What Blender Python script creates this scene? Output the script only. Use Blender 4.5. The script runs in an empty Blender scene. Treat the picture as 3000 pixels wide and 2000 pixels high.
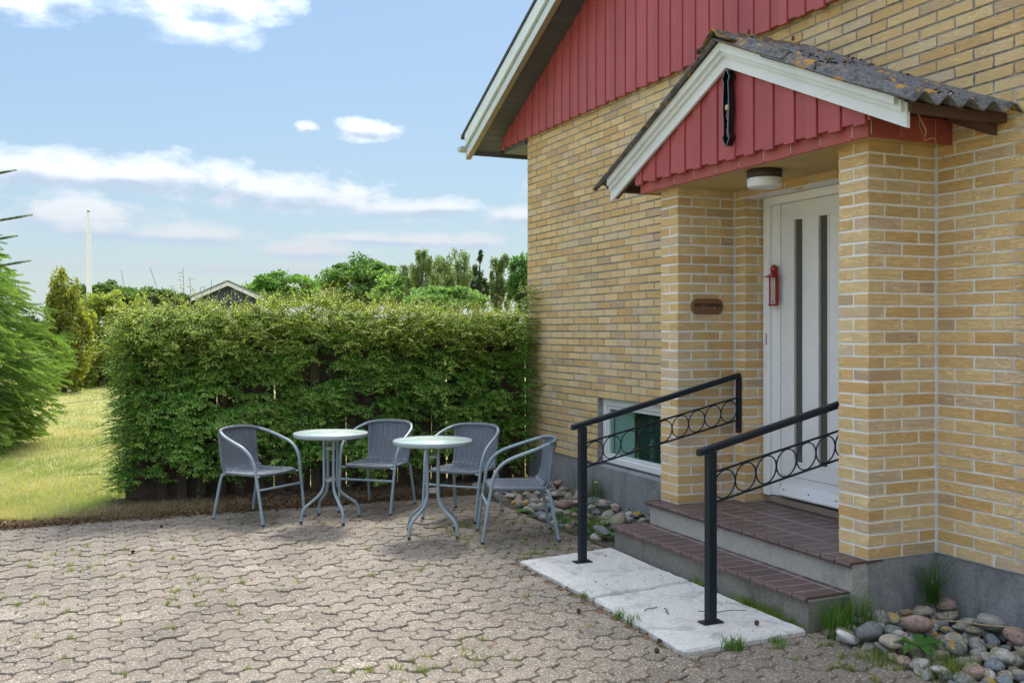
import bpy, bmesh, math, random
import numpy as np
from mathutils import Vector, Matrix
R = math.radians
rng = np.random.default_rng(7)
random.seed(7)
scene = bpy.context.scene

# ------------------------------------------------------------------ camera
CAM = (-4.195, -3.895, 1.53)
YAW = R(23.41)                       # view axis turned from +Y towards +X
FPX = 2832.0 / 3000.0                # focal length in image widths
cd = bpy.data.cameras.new('camera'); cam = bpy.data.objects.new('camera', cd)
scene.collection.objects.link(cam); scene.camera = cam
cd.sensor_width = 36.0; cd.lens = 36.0 * FPX
cd.shift_y = -28.0 / 3000.0
cd.clip_start = 0.05; cd.clip_end = 3000
cam.location = CAM; cam.rotation_euler = (R(90), 0, -YAW)
fwd = np.array([math.sin(YAW), math.cos(YAW)]); rgt = np.array([math.cos(YAW), -math.sin(YAW)])

# ------------------------------------------------------------------ light
SUN_AZ, SUN_EL = R(27), R(52)        # from +Y towards +X
sd = bpy.data.lights.new('sun', 'SUN'); so = bpy.data.objects.new('sun', sd)
scene.collection.objects.link(so)
sd.energy = SUN_E = .75; sd.angle = R(13.0); sd.color = (1.0, 0.95, 0.86)
sv = Vector((math.sin(SUN_AZ)*math.cos(SUN_EL), math.cos(SUN_AZ)*math.cos(SUN_EL), math.sin(SUN_EL)))
so.rotation_euler = sv.to_track_quat('Z', 'Y').to_euler(); so.location = sv * 30
vs = scene.view_settings
vs.view_transform = 'Standard'; vs.look = 'None'; vs.exposure = 2.84; vs.gamma = 1.0
scene.render.film_transparent = False
cy = scene.cycles
cy.max_bounces = 7; cy.diffuse_bounces = 3; cy.glossy_bounces = 3; cy.transmission_bounces = 4; cy.transparent_max_bounces = 8
cy.caustics_reflective = False; cy.caustics_refractive = False; cy.use_adaptive_sampling = True; cy.adaptive_threshold = 0.02
SKY_STRENGTH = 0.12

def build_world():
    w = bpy.data.worlds.new('World'); scene.world = w; w.use_nodes = True
    nt = w.node_tree; nt.nodes.clear()
    L = nt.links.new
    def M(op, a, b=None, c=None, clamp=False):
        n = nt.nodes.new('ShaderNodeMath'); n.operation = op; n.use_clamp = clamp
        for i, v in enumerate((a, b, c)):
            if v is None: continue
            if isinstance(v, (int, float)): n.inputs[i].default_value = v
            else: L(v, n.inputs[i])
        return n.outputs[0]
    out = nt.nodes.new('ShaderNodeOutputWorld'); bg = nt.nodes.new('ShaderNodeBackground')
    L(bg.outputs[0], out.inputs[0]); bg.inputs[1].default_value = SKY_STRENGTH
    sky = nt.nodes.new('ShaderNodeTexSky'); sky.sky_type = 'NISHITA'; sky.sun_disc = False
    sky.sun_elevation = SUN_EL; sky.sun_rotation = SUN_AZ
    sky.air_density = 1.0; sky.dust_density = 0.6; sky.ozone_density = 1.6; sky.altitude = 0
    tc = nt.nodes.new('ShaderNodeTexCoord')
    sp = nt.nodes.new('ShaderNodeSeparateXYZ'); L(tc.outputs['Generated'], sp.inputs[0])
    az = M('SUBTRACT', M('ARCTAN2', sp.outputs[0], sp.outputs[1]), YAW)
    el = M('ARCSINE', sp.outputs[2])
    # noise in (azimuth, elevation) space gives the ragged cumulus edge
    cb = nt.nodes.new('ShaderNodeCombineXYZ'); L(az, cb.inputs[0]); L(M('MULTIPLY', el, 1.9), cb.inputs[1])
    no = nt.nodes.new('ShaderNodeTexNoise'); no.inputs['Scale'].default_value = 20; no.inputs['Detail'].default_value = 8; no.inputs['Roughness'].default_value = 0.58
    L(cb.outputs[0], no.inputs['Vector'])
    no2 = nt.nodes.new('ShaderNodeTexNoise'); no2.inputs['Scale'].default_value = 5.0; no2.inputs['Detail'].default_value = 7; no2.inputs['Roughness'].default_value = 0.55
    cb2 = nt.nodes.new('ShaderNodeCombineXYZ'); L(az, cb2.inputs[0]); L(M('MULTIPLY', el, 3.4), cb2.inputs[1]); cb2.inputs[2].default_value = 3.7
    L(cb2.outputs[0], no2.inputs['Vector'])
    nz = M('SUBTRACT', no.outputs[0], 0.5)
    dens = None; lit = None
    # cumulus banks seen low over the hedge, then fill clouds added beyond the frame
    for (px, py, wpx, hpx, k) in CLOUDS:
        a0 = math.atan((px-1500)/2832); e0 = math.atan((972-py)/2832*math.cos(a0))
        u = M('MULTIPLY', M('SUBTRACT', az, a0), 2832.0/wpx)
        v = M('MULTIPLY', M('SUBTRACT', el, e0), 2832.0/hpx)
        vneg = M('MULTIPLY', M('MINIMUM', v, 0.0), 1.5)
        vv = M('ADD', M('MAXIMUM', v, 0.0), vneg)
        r2 = M('ADD', M('MULTIPLY', u, u), M('MULTIPLY', vv, vv))
        d = M('MULTIPLY', M('SUBTRACT', 1.0, M('SQRT', r2)), k)
        dd = M('MULTIPLY_ADD', nz, 1.7*k, d)
        dens = dd if dens is None else M('MAXIMUM', dens, dd)
        l_ = M('MULTIPLY', M('MAXIMUM', d, 0.0), v)
        lit = l_ if lit is None else M('ADD', lit, l_)
    # cloud cover added only out of view, to the sides and above, as fill
    far = M('MULTIPLY', M('SUBTRACT', no2.outputs[0], 0.43), 4.0)
    away = M('MULTIPLY', M('SUBTRACT', M('ABSOLUTE', az), 0.62), 6.0, clamp=True)
    high = M('MULTIPLY', M('SUBTRACT', el, 0.36), 8.0, clamp=True)
    far = M('MULTIPLY', far, M('MAXIMUM', away, high))
    lowfade = M('MULTIPLY', el, 22.0, clamp=True)
    mask = M('MULTIPLY', M('MAXIMUM', M('MULTIPLY', dens, 1.5, clamp=True), M('MULTIPLY', far, 1.0, clamp=True)), lowfade)
    mask = M('SMOOTH_MIN', mask, 0.93, 0.15)
    wt = M('MULTIPLY_ADD', M('ADD', lit, M('MULTIPLY', nz, 0.9)), 3.2, 0.62, clamp=True)
    cc = nt.nodes.new('ShaderNodeMix'); cc.data_type = 'RGBA'; L(wt, cc.inputs[0])
    cc.inputs[6].default_value = CLOUD_DARK
    # clouds dim at the horizon, brightened far overhead, out of view, as added fill
    air = nt.nodes.new('ShaderNodeVectorMath'); air.operation = 'SCALE'; air.inputs[0].default_value = CLOUD_LIT[:3]
    L(M('MULTIPLY_ADD', M('POWER', M('MAXIMUM', sp.outputs[2], 0.0), 1.5), CLOUD_FILL_RISE, 1.0), air.inputs['Scale']); L(air.outputs[0], cc.inputs[7])
    # a soft whitening of the blue towards the horizon: hazy summer air
    hz = nt.nodes.new('ShaderNodeMix'); hz.data_type = 'RGBA'
    tint = nt.nodes.new('ShaderNodeMix'); tint.data_type = 'RGBA'; tint.blend_type = 'MULTIPLY'; tint.inputs[0].default_value = 1.0
    # hazy air evens out the glare round the sun: c / (1 + lum/k)
    bw = nt.nodes.new('ShaderNodeRGBToBW'); L(sky.outputs[0], bw.inputs[0])
    den = M('DIVIDE', 1.0, M('ADD', 1.0, M('DIVIDE', bw.outputs[0], SKY_KNEE)))
    sc = nt.nodes.new('ShaderNodeVectorMath'); sc.operation = 'SCALE'; L(sky.outputs[0], sc.inputs[0]); L(den, sc.inputs['Scale'])
    L(sc.outputs[0], tint.inputs[6]); tint.inputs[7].default_value = SKY_TINT
    L(M('MULTIPLY', M('POWER', M('SUBTRACT', 1.0, M('ABSOLUTE', sp.outputs[2])), 5.0), HAZE_MIX), hz.inputs[0])
    L(tint.outputs[2], hz.inputs[6]); hz.inputs[7].default_value = HAZE_COL
    mx = nt.nodes.new('ShaderNodeMix'); mx.data_type = 'RGBA'
    L(mask, mx.inputs[0]); L(hz.outputs[2], mx.inputs[6]); L(cc.outputs[2], mx.inputs[7])
    L(mx.outputs[2], bg.inputs[0])
    w.cycles.sampling_method = 'MANUAL'; w.cycles.sample_map_resolution = 512

# px, py, half width, half height (photo pixels), strength
CLOUDS = [(60,505,420,72,1.1),(460,530,330,80,1.25),(850,575,330,78,1.25),(1180,620,290,48,1.0),(1290,612,150,44,1.1),
          (230,645,250,84,1.1),(370,690,230,40,.9),(580,698,210,50,1.0),(900,742,240,40,1.0),(1060,704,190,32,1.0),(1220,710,170,34,1.0),(1390,714,110,38,1.0),
          (1075,385,120,46,1.3),(905,378,40,24,1.0),(700,15,190,95,.62),(490,25,180,85,.5),(590,95,190,65,.45),(60,15,160,75,.55),(190,0,120,65,.5),
          (1560,640,200,48,.9),(1650,560,170,50,.8),(700,790,800,30,.5)]
CLOUD_LIT = (.63, .665, .71); CLOUD_FILL_RISE = 15.5; CLOUD_DARK = (.66, .80, .985, 1)  # the rise brightens unseen clouds overhead as added fill light
SKY_TINT = (.275, .300, .300, 1); HAZE_COL = (.72, .86, 1.02, 1); HAZE_MIX = 0.55; SKY_KNEE = 4.5
build_world()

# ------------------------------------------------------------------ helpers
COL = scene.collection
def tag(o, label=None, cat=None, group=None, kind=None):
    if label: o['label'] = label
    if cat: o['category'] = cat
    if group: o['group'] = group
    if kind: o['kind'] = kind
    return o
def empty(name, loc=(0,0,0), rz=0.0, label=None, cat=None, group=None):
    o = bpy.data.objects.new(name, None); COL.objects.link(o); o.location = loc; o.rotation_euler = (0,0,rz)
    o.empty_display_size = 0.1
    return tag(o, label, cat, group)
def link(name, me, parent=None, loc=None, rot=None, scale=None):
    o = bpy.data.objects.new(name, me); COL.objects.link(o)
    if parent is not None: o.parent = parent
    if loc is not None: o.location = loc
    if rot is not None: o.rotation_euler = rot
    if scale is not None: o.scale = scale
    return o
def copy_tree(o, parent=None):
    c = o.copy(); COL.objects.link(c); c.parent = parent
    for ch in list(o.children): copy_tree(ch, c)
    return c

class MB:
    """collects shapes; build() links them as one mesh object"""
    def __init__(s): s.v = []; s.f = []; s.sm = []; s.mi = []
    def add(s, V, F, smooth=False, mi=0):
        b = len(s.v); s.v += [tuple(p) for p in V]
        for f in F: s.f.append(tuple(b+i for i in f)); s.sm.append(smooth); s.mi.append(mi)
        return s
    def box(s, x0, x1, y0, y1, z0, z1, mi=0, M=None):
        V = [(x,y,z) for x in (x0,x1) for y in (y0,y1) for z in (z0,z1)]
        if M is not None: V = [M @ Vector(p) for p in V]
        return s.add(V, [(0,1,3,2),(4,6,7,5),(0,4,5,1),(2,3,7,6),(0,2,6,4),(1,5,7,3)], mi=mi)
    def cbox(s, x0, x1, y0, y1, z0, z1, c=0.004, mi=0, M=None):
        """box with chamfered edges"""
        cx,cy,cz = (x0+x1)/2,(y0+y1)/2,(z0+z1)/2; hx,hy,hz = (x1-x0)/2,(y1-y0)/2,(z1-z0)/2
        c = min(c, hx*.8, hy*.8, hz*.8)
        bm = bmesh.new(); bmesh.ops.create_cube(bm, size=2)
        for v in bm.verts: v.co = Vector((cx+v.co.x*hx, cy+v.co.y*hy, cz+v.co.z*hz))
        bmesh.ops.bevel(bm, geom=bm.edges[:], offset=c, segments=1, affect='EDGES')
        bm.verts.index_update()
        V = [v.co.copy() for v in bm.verts]; F = [[v.index for v in f.verts] for f in bm.faces]; bm.free()
        if M is not None: V = [M @ p for p in V]
        return s.add(V, F, mi=mi)
    def prism(s, poly, a0, a1, axis='x', mi=0):
        """poly: 2D outline; extruded along axis. x: (y,z)  y: (x,z)  z: (x,y)"""
        def P(p, a):
            return (a,p[0],p[1]) if axis=='x' else (p[0],a,p[1]) if axis=='y' else (p[0],p[1],a)
        n = len(poly); V = [P(p,a0) for p in poly]+[P(p,a1) for p in poly]
        F = [tuple(range(n))[::-1], tuple(range(n,2*n))]+[(i,(i+1)%n,n+(i+1)%n,n+i) for i in range(n)]
        return s.add(V, F, mi=mi)
    def tube(s, pts, r, seg=10, smooth=True, closed=False, caps=True, mi=0, flat=None):
        P = [Vector(p) for p in pts]; n = len(P)
        rr = r if isinstance(r,(list,tuple)) else [r]*n
        rings = []; T0 = None; up = None
        for i in range(n):
            if closed: t = P[(i+1)%n]-P[i-1]
            else: t = P[min(i+1,n-1)]-P[max(i-1,0)]
            t.normalize()
            if up is None:
                a = Vector((0,0,1)) if abs(t.z)<.9 else Vector((1,0,0)); up = (a - t*a.dot(t)).normalized()
            else:
                up = (up - t*up.dot(t)).normalized()
            sd_ = t.cross(up)
            k = flat or 1.0
            rings.append([P[i]+(up*math.cos(2*math.pi*j/seg)*k+sd_*math.sin(2*math.pi*j/seg))*rr[i] for j in range(seg)])
        V = [p for g in rings for p in g]; F = []
        m = n if closed else n-1
        for i in range(m):
            for j in range(seg):
                a=i*seg+j; b=i*seg+(j+1)%seg; c=((i+1)%n)*seg+(j+1)%seg; d=((i+1)%n)*seg+j
                F.append((a,b,c,d))
        b0 = len(s.f); s.add(V, F, smooth, mi)
        if caps and not closed:
            s.add(rings[0], [tuple(range(seg))[::-1]], False, mi); s.add(rings[-1], [tuple(range(seg))], False, mi)
        return s
    def lathe(s, prof, seg=24, c=(0,0,0), smooth=True, mi=0, cap0=True, cap1=True):
        V=[]; F=[]
        for (r,z) in prof:
            for j in range(seg):
                a=2*math.pi*j/seg; V.append((c[0]+r*math.cos(a), c[1]+r*math.sin(a), c[2]+z))
        for i in range(len(prof)-1):
            for j in range(seg):
                F.append((i*seg+j,i*seg+(j+1)%seg,(i+1)*seg+(j+1)%seg,(i+1)*seg+j))
        s.add(V,F,smooth,mi)
        if cap0: s.add(V[:seg],[tuple(range(seg))[::-1]],False,mi)
        if cap1: s.add(V[-seg:],[tuple(range(seg))],False,mi)
        return s
    def mesh(s, name, mat):
        me = bpy.data.meshes.new(name); me.from_pydata(s.v, [], s.f); me.update()
        me.polygons.foreach_set('use_smooth', s.sm)
        mats = mat if isinstance(mat,(list,tuple)) else [mat]
        for m in mats: me.materials.append(m)
        if len(mats)>1: me.polygons.foreach_set('material_index', s.mi)
        bm = bmesh.new(); bm.from_mesh(me); bmesh.ops.recalc_face_normals(bm, faces=bm.faces[:]); bm.to_mesh(me); bm.free()
        return me
    def build(s, name, mat, parent=None, **k):
        return link(name, s.mesh(name, mat), parent, **k)

def smooth_path(pts, n=6, closed=False):
    P=[np.array(p,float) for p in pts]; N=len(P); out=[]
    rngs = range(N if closed else N-1)
    for i in rngs:
        p0=P[i-1] if (i>0 or closed) else P[i]; p1=P[i]; p2=P[(i+1)%N]; p3=P[(i+2)%N] if (i+2<N or closed) else P[(i+1)%N]
        for j in range(n):
            t=j/n; out.append(tuple(.5*((2*p1)+(-p0+p2)*t+(2*p0-5*p1+4*p2-p3)*t*t+(-p0+3*p1-3*p2+p3)*t**3)))
    if not closed: out.append(tuple(P[-1]))
    return out

def fast_mesh(name, V, F, mat, col=None, smooth=False):
    """V (n,3), F (m,k) constant k, col (n,3) per vertex colour or None"""
    V=np.asarray(V,np.float32); F=np.asarray(F,np.int32); m,k=F.shape
    me=bpy.data.meshes.new(name)
    me.vertices.add(len(V)); me.vertices.foreach_set('co',V.ravel())
    me.loops.add(m*k); me.loops.foreach_set('vertex_index',F.ravel())
    me.polygons.add(m); me.polygons.foreach_set('loop_start',np.arange(0,m*k,k,dtype=np.int32))
    try: me.polygons.foreach_set('loop_total',np.full(m,k,np.int32))
    except Exception: pass
    if smooth: me.polygons.foreach_set('use_smooth',np.ones(m,bool))
    if col is not None:
        a=me.attributes.new('col','FLOAT_COLOR','POINT')
        c=np.ones((len(V),4),np.float32); c[:,:3]=col; a.data.foreach_set('color',c.ravel())
    me.update(calc_edges=True); me.validate()
    me.materials.append(mat)
    return me
def scatter(protoV, protoF, Ms, Ts):
    """replicate a proto with transforms: Ms (m,3,3) Ts (m,3)"""
    n=len(protoV); m=len(Ts)
    V=np.einsum('mij,nj->mni',Ms,protoV)+Ts[:,None,:]
    F=protoF[None]+(np.arange(m)*n)[:,None,None]
    return V.reshape(-1,3), F.reshape(-1,protoF.shape[1])
def rotz(a):
    c,s=np.cos(a),np.sin(a); z=np.zeros_like(c); o=np.ones_like(c)
    return np.stack([np.stack([c,-s,z],-1),np.stack([s,c,z],-1),np.stack([z,z,o],-1)],-2)
def roty(a):
    c,s=np.cos(a),np.sin(a); z=np.zeros_like(c); o=np.ones_like(c)
    return np.stack([np.stack([c,z,s],-1),np.stack([z,o,z],-1),np.stack([-s,z,c],-1)],-2)
def rotx(a):
    c,s=np.cos(a),np.sin(a); z=np.zeros_like(c); o=np.ones_like(c)
    return np.stack([np.stack([o,z,z],-1),np.stack([z,c,-s],-1),np.stack([z,s,c],-1)],-2)
def proj(p):
    v=np.array([p[0]-CAM[0],p[1]-CAM[1]]); D=float(v@fwd)
    if D<.1: return (-9e9,-9e9,D)
    return (1500+2832*float(v@rgt)/D, 972-2832*(p[2]-CAM[2])/D, D)
def place(px, py, D):
    """the point seen at photo pixel (px,py), D metres along the view axis"""
    d=fwd+rgt*(px-1500)/2832
    return (CAM[0]+D*d[0], CAM[1]+D*d[1], CAM[2]-D*(py-972)/2832)

# ------------------------------------------------------------------ materials
class NT:
    def __init__(s, name):
        s.m=bpy.data.materials.new(name); s.m.use_nodes=True; s.t=s.m.node_tree; s.t.nodes.clear()
        s.out=s.n('ShaderNodeOutputMaterial'); s.b=s.n('ShaderNodeBsdfPrincipled'); s.l(s.b.outputs[0], s.out.inputs[0])
    def n(s,t,**k):
        x=s.t.nodes.new(t)
        for a,b in k.items(): setattr(x,a,b)
        return x
    def l(s,a,b): s.t.links.new(a,b)
    def setin(s,i,v):
        if hasattr(v,'is_linked') or hasattr(v,'links'): s.l(v,i)
        else: i.default_value=v
    def pos(s, scale=(1,1,1)):
        g=s.n('ShaderNodeNewGeometry'); mp=s.n('ShaderNodeMapping'); mp.inputs['Scale'].default_value=scale
        s.l(g.outputs['Position'],mp.inputs['Vector']); return mp.outputs[0]
    def objc(s, scale=(1,1,1)):
        g=s.n('ShaderNodeTexCoord'); mp=s.n('ShaderNodeMapping'); mp.inputs['Scale'].default_value=scale
        s.l(g.outputs['Object'],mp.inputs['Vector']); return mp.outputs[0]
    def noise(s, vec, scale, detail=4, rough=.55, dist=0):
        x=s.n('ShaderNodeTexNoise'); s.l(vec,x.inputs['Vector']); x.inputs['Scale'].default_value=scale
        x.inputs['Detail'].default_value=detail; x.inputs['Roughness'].default_value=rough; x.inputs['Distortion'].default_value=dist
        return x.outputs[0]
    def voro(s, vec, scale, out='Distance', feature='F1'):
        x=s.n('ShaderNodeTexVoronoi',feature=feature); s.l(vec,x.inputs['Vector']); x.inputs['Scale'].default_value=scale
        return x.outputs[out]
    def ramp(s, fac, stops, interp='LINEAR'):
        x=s.n('ShaderNodeValToRGB'); x.color_ramp.interpolation=interp; e=x.color_ramp.elements
        while len(e)<len(stops): e.new(.5)
        for i,(p,c) in enumerate(stops):
            e[i].position=p; e[i].color=(c,c,c,1) if isinstance(c,(int,float)) else (*c,1)
        s.l(fac,x.inputs[0]); return x.outputs[0]
    def mix(s, fac, a, b, mode='MIX'):
        x=s.n('ShaderNodeMix',data_type='RGBA',blend_type=mode)
        for i,v in ((0,fac),(6,a),(7,b)):
            if isinstance(v,(int,float)): x.inputs[i].default_value=v
            elif isinstance(v,(tuple,list)): x.inputs[i].default_value=(*v,1)
            else: s.l(v,x.inputs[i])
        return x.outputs[2]
    def math(s, op, a, b=None, clamp=False):
        x=s.n('ShaderNodeMath',operation=op,use_clamp=clamp)
        for i,v in ((0,a),(1,b)):
            if v is None: continue
            if isinstance(v,(int,float)): x.inputs[i].default_value=v
            else: s.l(v,x.inputs[i])
        return x.outputs[0]
    def bump(s, h, strength=.5, dist=.005, normal=None):
        x=s.n('ShaderNodeBump'); x.inputs['Strength'].default_value=strength; x.inputs['Distance'].default_value=dist
        s.l(h,x.inputs['Height'])
        if normal is not None: s.l(normal,x.inputs['Normal'])
        s.l(x.outputs[0],s.b.inputs['Normal']); return x.outputs[0]
    def col(s,v):
        if isinstance(v,tuple): s.b.inputs['Base Color'].default_value=(*v,1)
        else: s.l(v,s.b.inputs['Base Color'])
    def rough(s,v):
        if isinstance(v,(int,float)): s.b.inputs['Roughness'].default_value=v
        else: s.l(v,s.b.inputs['Roughness'])
    def attr(s,name,out='Color'):
        x=s.n('ShaderNodeAttribute',attribute_name=name); return x.outputs[out]
    def rnd(s):
        """one random number per piece: its own object, or the face attribute of a joined field"""
        o=s.n('ShaderNodeObjectInfo'); return s.math('FRACT', s.math('ADD', s.attr('rnd','Fac'), o.outputs['Random']))
    def sep(s,vec):
        x=s.n('ShaderNodeSeparateXYZ'); s.l(vec,x.inputs[0]); return x.outputs

MT={}
def mat_simple(name, c, rough=.6, noise=.0, nscale=30, bump=0, bscale=80, metallic=0, spec=None):
    t=NT(name); p=t.pos()
    if noise:
        k=t.noise(p,nscale,5)
        t.col(t.mix(k, tuple(x*(1-noise) for x in c), tuple(min(1,x*(1+noise)) for x in c)))
    else: t.col(c)
    t.rough(rough); t.b.inputs['Metallic'].default_value=metallic
    if spec is not None: t.b.inputs['Specular IOR Level'].default_value=spec
    if bump: t.bump(t.noise(p,bscale,5), .5, bump)
    return t.m

def m_brick():
    t=NT('yellow_brick'); p=t.pos(); r=t.rnd()
    base=t.ramp(r,[(0,(.82,.575,.27)),(.2,(.76,.505,.22)),(.38,(.86,.645,.34)),(.55,(.83,.60,.295)),(.68,(.73,.465,.195)),(.8,(.84,.625,.35)),(.88,(.62,.445,.27)),(.93,(.76,.58,.38)),(1,(.80,.545,.255))],'CONSTANT')
    n1=t.noise(p,9,4); c=t.mix(t.ramp(n1,[(.45,0),(.85,.25)]),base,(.60,.45,.26))
    n2=t.noise(t.pos((1,1,1)),70,5,.65)
    c=t.mix(t.ramp(n2,[(.28,.4),(.38,0)]),c,(.40,.28,.15))
    big=t.noise(p,1.1,3); c=t.mix(t.ramp(big,[(.45,0),(.75,.28)]),c,(.66,.57,.40))
    wx=t.noise(t.pos((1.3,1.3,.35)),1.6,5,.65,.6); c=t.mix(t.ramp(wx,[(.52,0),(.72,.38)]),c,(.42,.35,.25))
    # few dark specks of dirt
    v=t.voro(p,26); c=t.mix(t.ramp(v,[(.03,.7),(.07,0)]),c,(.16,.11,.07))
    t.col(c); t.rough(.85); t.b.inputs['Specular IOR Level'].default_value=.25
    # drag wrinkles of the mould: ridges running mostly level
    w=t.noise(t.pos((15,15,50)),1.0,5,.62,1.8)
    ridge=t.math('ABSOLUTE',t.math('SUBTRACT',w,.5))
    rr=t.ramp(ridge,[(0,0),(.07,1)])
    c=t.mix(t.ramp(ridge,[(0,.12),(.03,0)]),c,(.48,.33,.18)); t.col(c)
    h=t.math('ADD',t.math('MULTIPLY',rr,.7),t.math('MULTIPLY',n2,.6))
    t.bump(h,.75,.0055); return t.m
def m_mortar():
    t=NT('lime_mortar'); p=t.pos(); n=t.noise(p,45,6,.7); big=t.noise(p,1.7,3)
    x,y,z=t.sep(p)
    # open wall has weathered dark joints, the sheltered porch keeps clean ones
    up=t.math('MULTIPLY',t.math('SUBTRACT',z,2.62),5.0,True)
    near=t.math('MULTIPLY',t.math('SUBTRACT',-.52,y),5.0,True) if False else t.math('MULTIPLY',t.math('SUBTRACT',t.math('MULTIPLY',y,-1.0),.42),6.0,True)
    far=t.math('MULTIPLY',t.math('SUBTRACT',y,2.3),2.0,True)  # beyond the porch the weathered joints also carry painted joint shadow
    main=t.math('GREATER_THAN',x,-.03)
    ww=t.math('MULTIPLY',t.math('MAXIMUM',t.math('MAXIMUM',up,near),t.math('MULTIPLY',far,1.0)),main)
    ww=t.math('MULTIPLY',ww,t.ramp(big,[(.2,.55),(.7,1.0)]))
    lightc=t.mix(n,(.68,.69,.69),(.88,.885,.885)); darkc=t.mix(t.ramp(n,[(.35,0),(.68,1)]),(.085,.083,.080),(.34,.335,.33))
    t.col(t.mix(ww,lightc,darkc)); t.rough(.95); t.bump(n,.9,.004); return t.m
def m_concrete(name,a,b,stain=(.12,.12,.11),st=.5,big=2.0,speck=True):
    t=NT(name); p=t.pos(); n=t.noise(p,big,5,.6,.6); f=t.noise(p,60,5,.7)
    c=t.mix(n,a,b); c=t.mix(t.ramp(f,[(.35,.5),(.6,0)]),c,tuple(x*.6 for x in a))
    s=t.noise(t.pos((1,1,.55)),big*1.7,5,.65,.9); c=t.mix(t.ramp(s,[(.52,0),(.70,st)]),c,stain)
    if speck:
        v=t.voro(p,34); c=t.mix(t.ramp(v,[(.05,.75),(.085,0)]),c,(.55,.56,.56))
    t.col(c); t.rough(.9); t.bump(f,.6,.003); return t.m
def m_wood_paint(name,c,c2,wear=(.55,.5,.45),wamt=.5,axis='z',rough=.55):
    t=NT(name); sc={'z':(60,60,3),'y':(60,3,60),'x':(3,60,60)}[axis]
    g=t.noise(t.pos(sc),1.0,5,.6,.3); p=t.pos(); big=t.noise(p,2.2,4)
    k=t.mix(g,c,c2); k=t.mix(t.ramp(big,[(.4,0),(.8,.5)]),k,tuple(x*.8 for x in c))
    fl=t.noise(t.pos(tuple(a*1.0 for a in sc)),1.7,6,.75); fl2=t.noise(p,6,4)
    f=t.math('MULTIPLY',t.ramp(fl,[(.62,0),(.67,1)]),t.ramp(fl2,[(.50,0),(.62,wamt)]))
    k=t.mix(f,k,wear); r=t.rnd()
    k=t.mix(1.0,k,t.ramp(r,[(0,.86),(1,1.06)]),'MULTIPLY')
    t.col(k); t.rough(rough); t.bump(t.math('ADD',g,t.math('MULTIPLY',f,-1.5)),.5,.0035); return t.m
def m_paver():
    t=NT('concrete_paver'); p=t.pos(); r=t.rnd(); f=t.noise(p,190,4,.75); n=t.noise(p,3.0,4); m_=t.noise(p,22,5,.7)
    c=t.mix(t.ramp(f,[(.38,0),(.62,1)]),(.080,.073,.066),(.215,.200,.182))
    v=t.voro(p,150,'Color'); sx=t.sep(v)[0]
    c=t.mix(t.ramp(sx,[(.80,0),(.86,.75)]),c,(.44,.42,.385)); c=t.mix(t.ramp(sx,[(.10,.55),(.16,0)]),c,(.30,.22,.15))
    c=t.mix(1.0,c,t.ramp(r,[(0,.84),(.5,1.0),(.93,1.08),(1,1.3)]),'MULTIPLY')
    c=t.mix(t.ramp(n,[(.45,0),(.72,.45)]),c,(.235,.212,.185)); c=t.mix(t.ramp(m_,[(.56,0),(.72,.5)]),c,(.15,.12,.09))
    st=t.noise(p,.75,5,.6,.8); c=t.mix(1.0,c,t.ramp(st,[(.30,.74),(.5,1.0),(.72,1.18)]),'MULTIPLY')
    sp=t.noise(p,5.5,5,.7,1.2); c=t.mix(t.ramp(sp,[(.58,0),(.70,.45)]),c,(.085,.068,.05)); c=t.mix(t.ramp(sp,[(.28,.4),(.36,0)]),c,(.30,.275,.24))
    c=t.mix(1.0,c,(1.08,1.0,.90),'MULTIPLY')
    t.col(c); t.rough(.92); t.bump(t.math('ADD',f,t.math('MULTIPLY',sx,.4)),.55,.003); return t.m
def m_soil(name,a,b,sc=25,moss=None):
    t=NT(name); p=t.pos(); n=t.noise(p,sc,6,.7); c=t.mix(n,a,b)
    if moss: c=t.mix(t.ramp(t.noise(p,1.6,5,.65),[(.52,0),(.62,.8)]),c,moss)
    t.col(c); t.rough(1); t.bump(n,1.0,.015); return t.m
def m_lawn():
    t=NT('dry_lawn'); p=t.pos(); a=t.noise(p,.45,4,.6); b=t.noise(p,2.4,5,.65); f=t.noise(t.pos((1,1,1)),60,4,.7)
    c=t.mix(t.ramp(a,[(.38,0),(.62,1)]),(.42,.37,.16),(.56,.485,.25))
    c=t.mix(t.ramp(b,[(.46,0),(.64,.7)]),c,(.27,.30,.09)); c=t.mix(t.ramp(f,[(.3,.6),(.6,0)]),c,(.20,.19,.05))
    t.col(c); t.rough(.95); t.b.inputs['Specular IOR Level'].default_value=.15; t.bump(f,1.0,.02); return t.m
def m_leaf(name,trans=.45,rough=.5):
    t=NT(name); c=t.attr('col'); t.t.nodes.remove(t.b)
    d=t.n('ShaderNodeBsdfPrincipled'); t.l(c,d.inputs['Base Color']); d.inputs['Roughness'].default_value=rough; d.inputs['Specular IOR Level'].default_value=.35
    tr=t.n('ShaderNodeBsdfTranslucent'); t.l(t.mix(1.0,c,(1.25,1.35,.55),'MULTIPLY'),tr.inputs[0])
    mx=t.n('ShaderNodeMixShader'); mx.inputs[0].default_value=trans; t.l(d.outputs[0],mx.inputs[1]); t.l(tr.outputs[0],mx.inputs[2]); t.l(mx.outputs[0],t.out.inputs[0])
    return t.m
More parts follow.
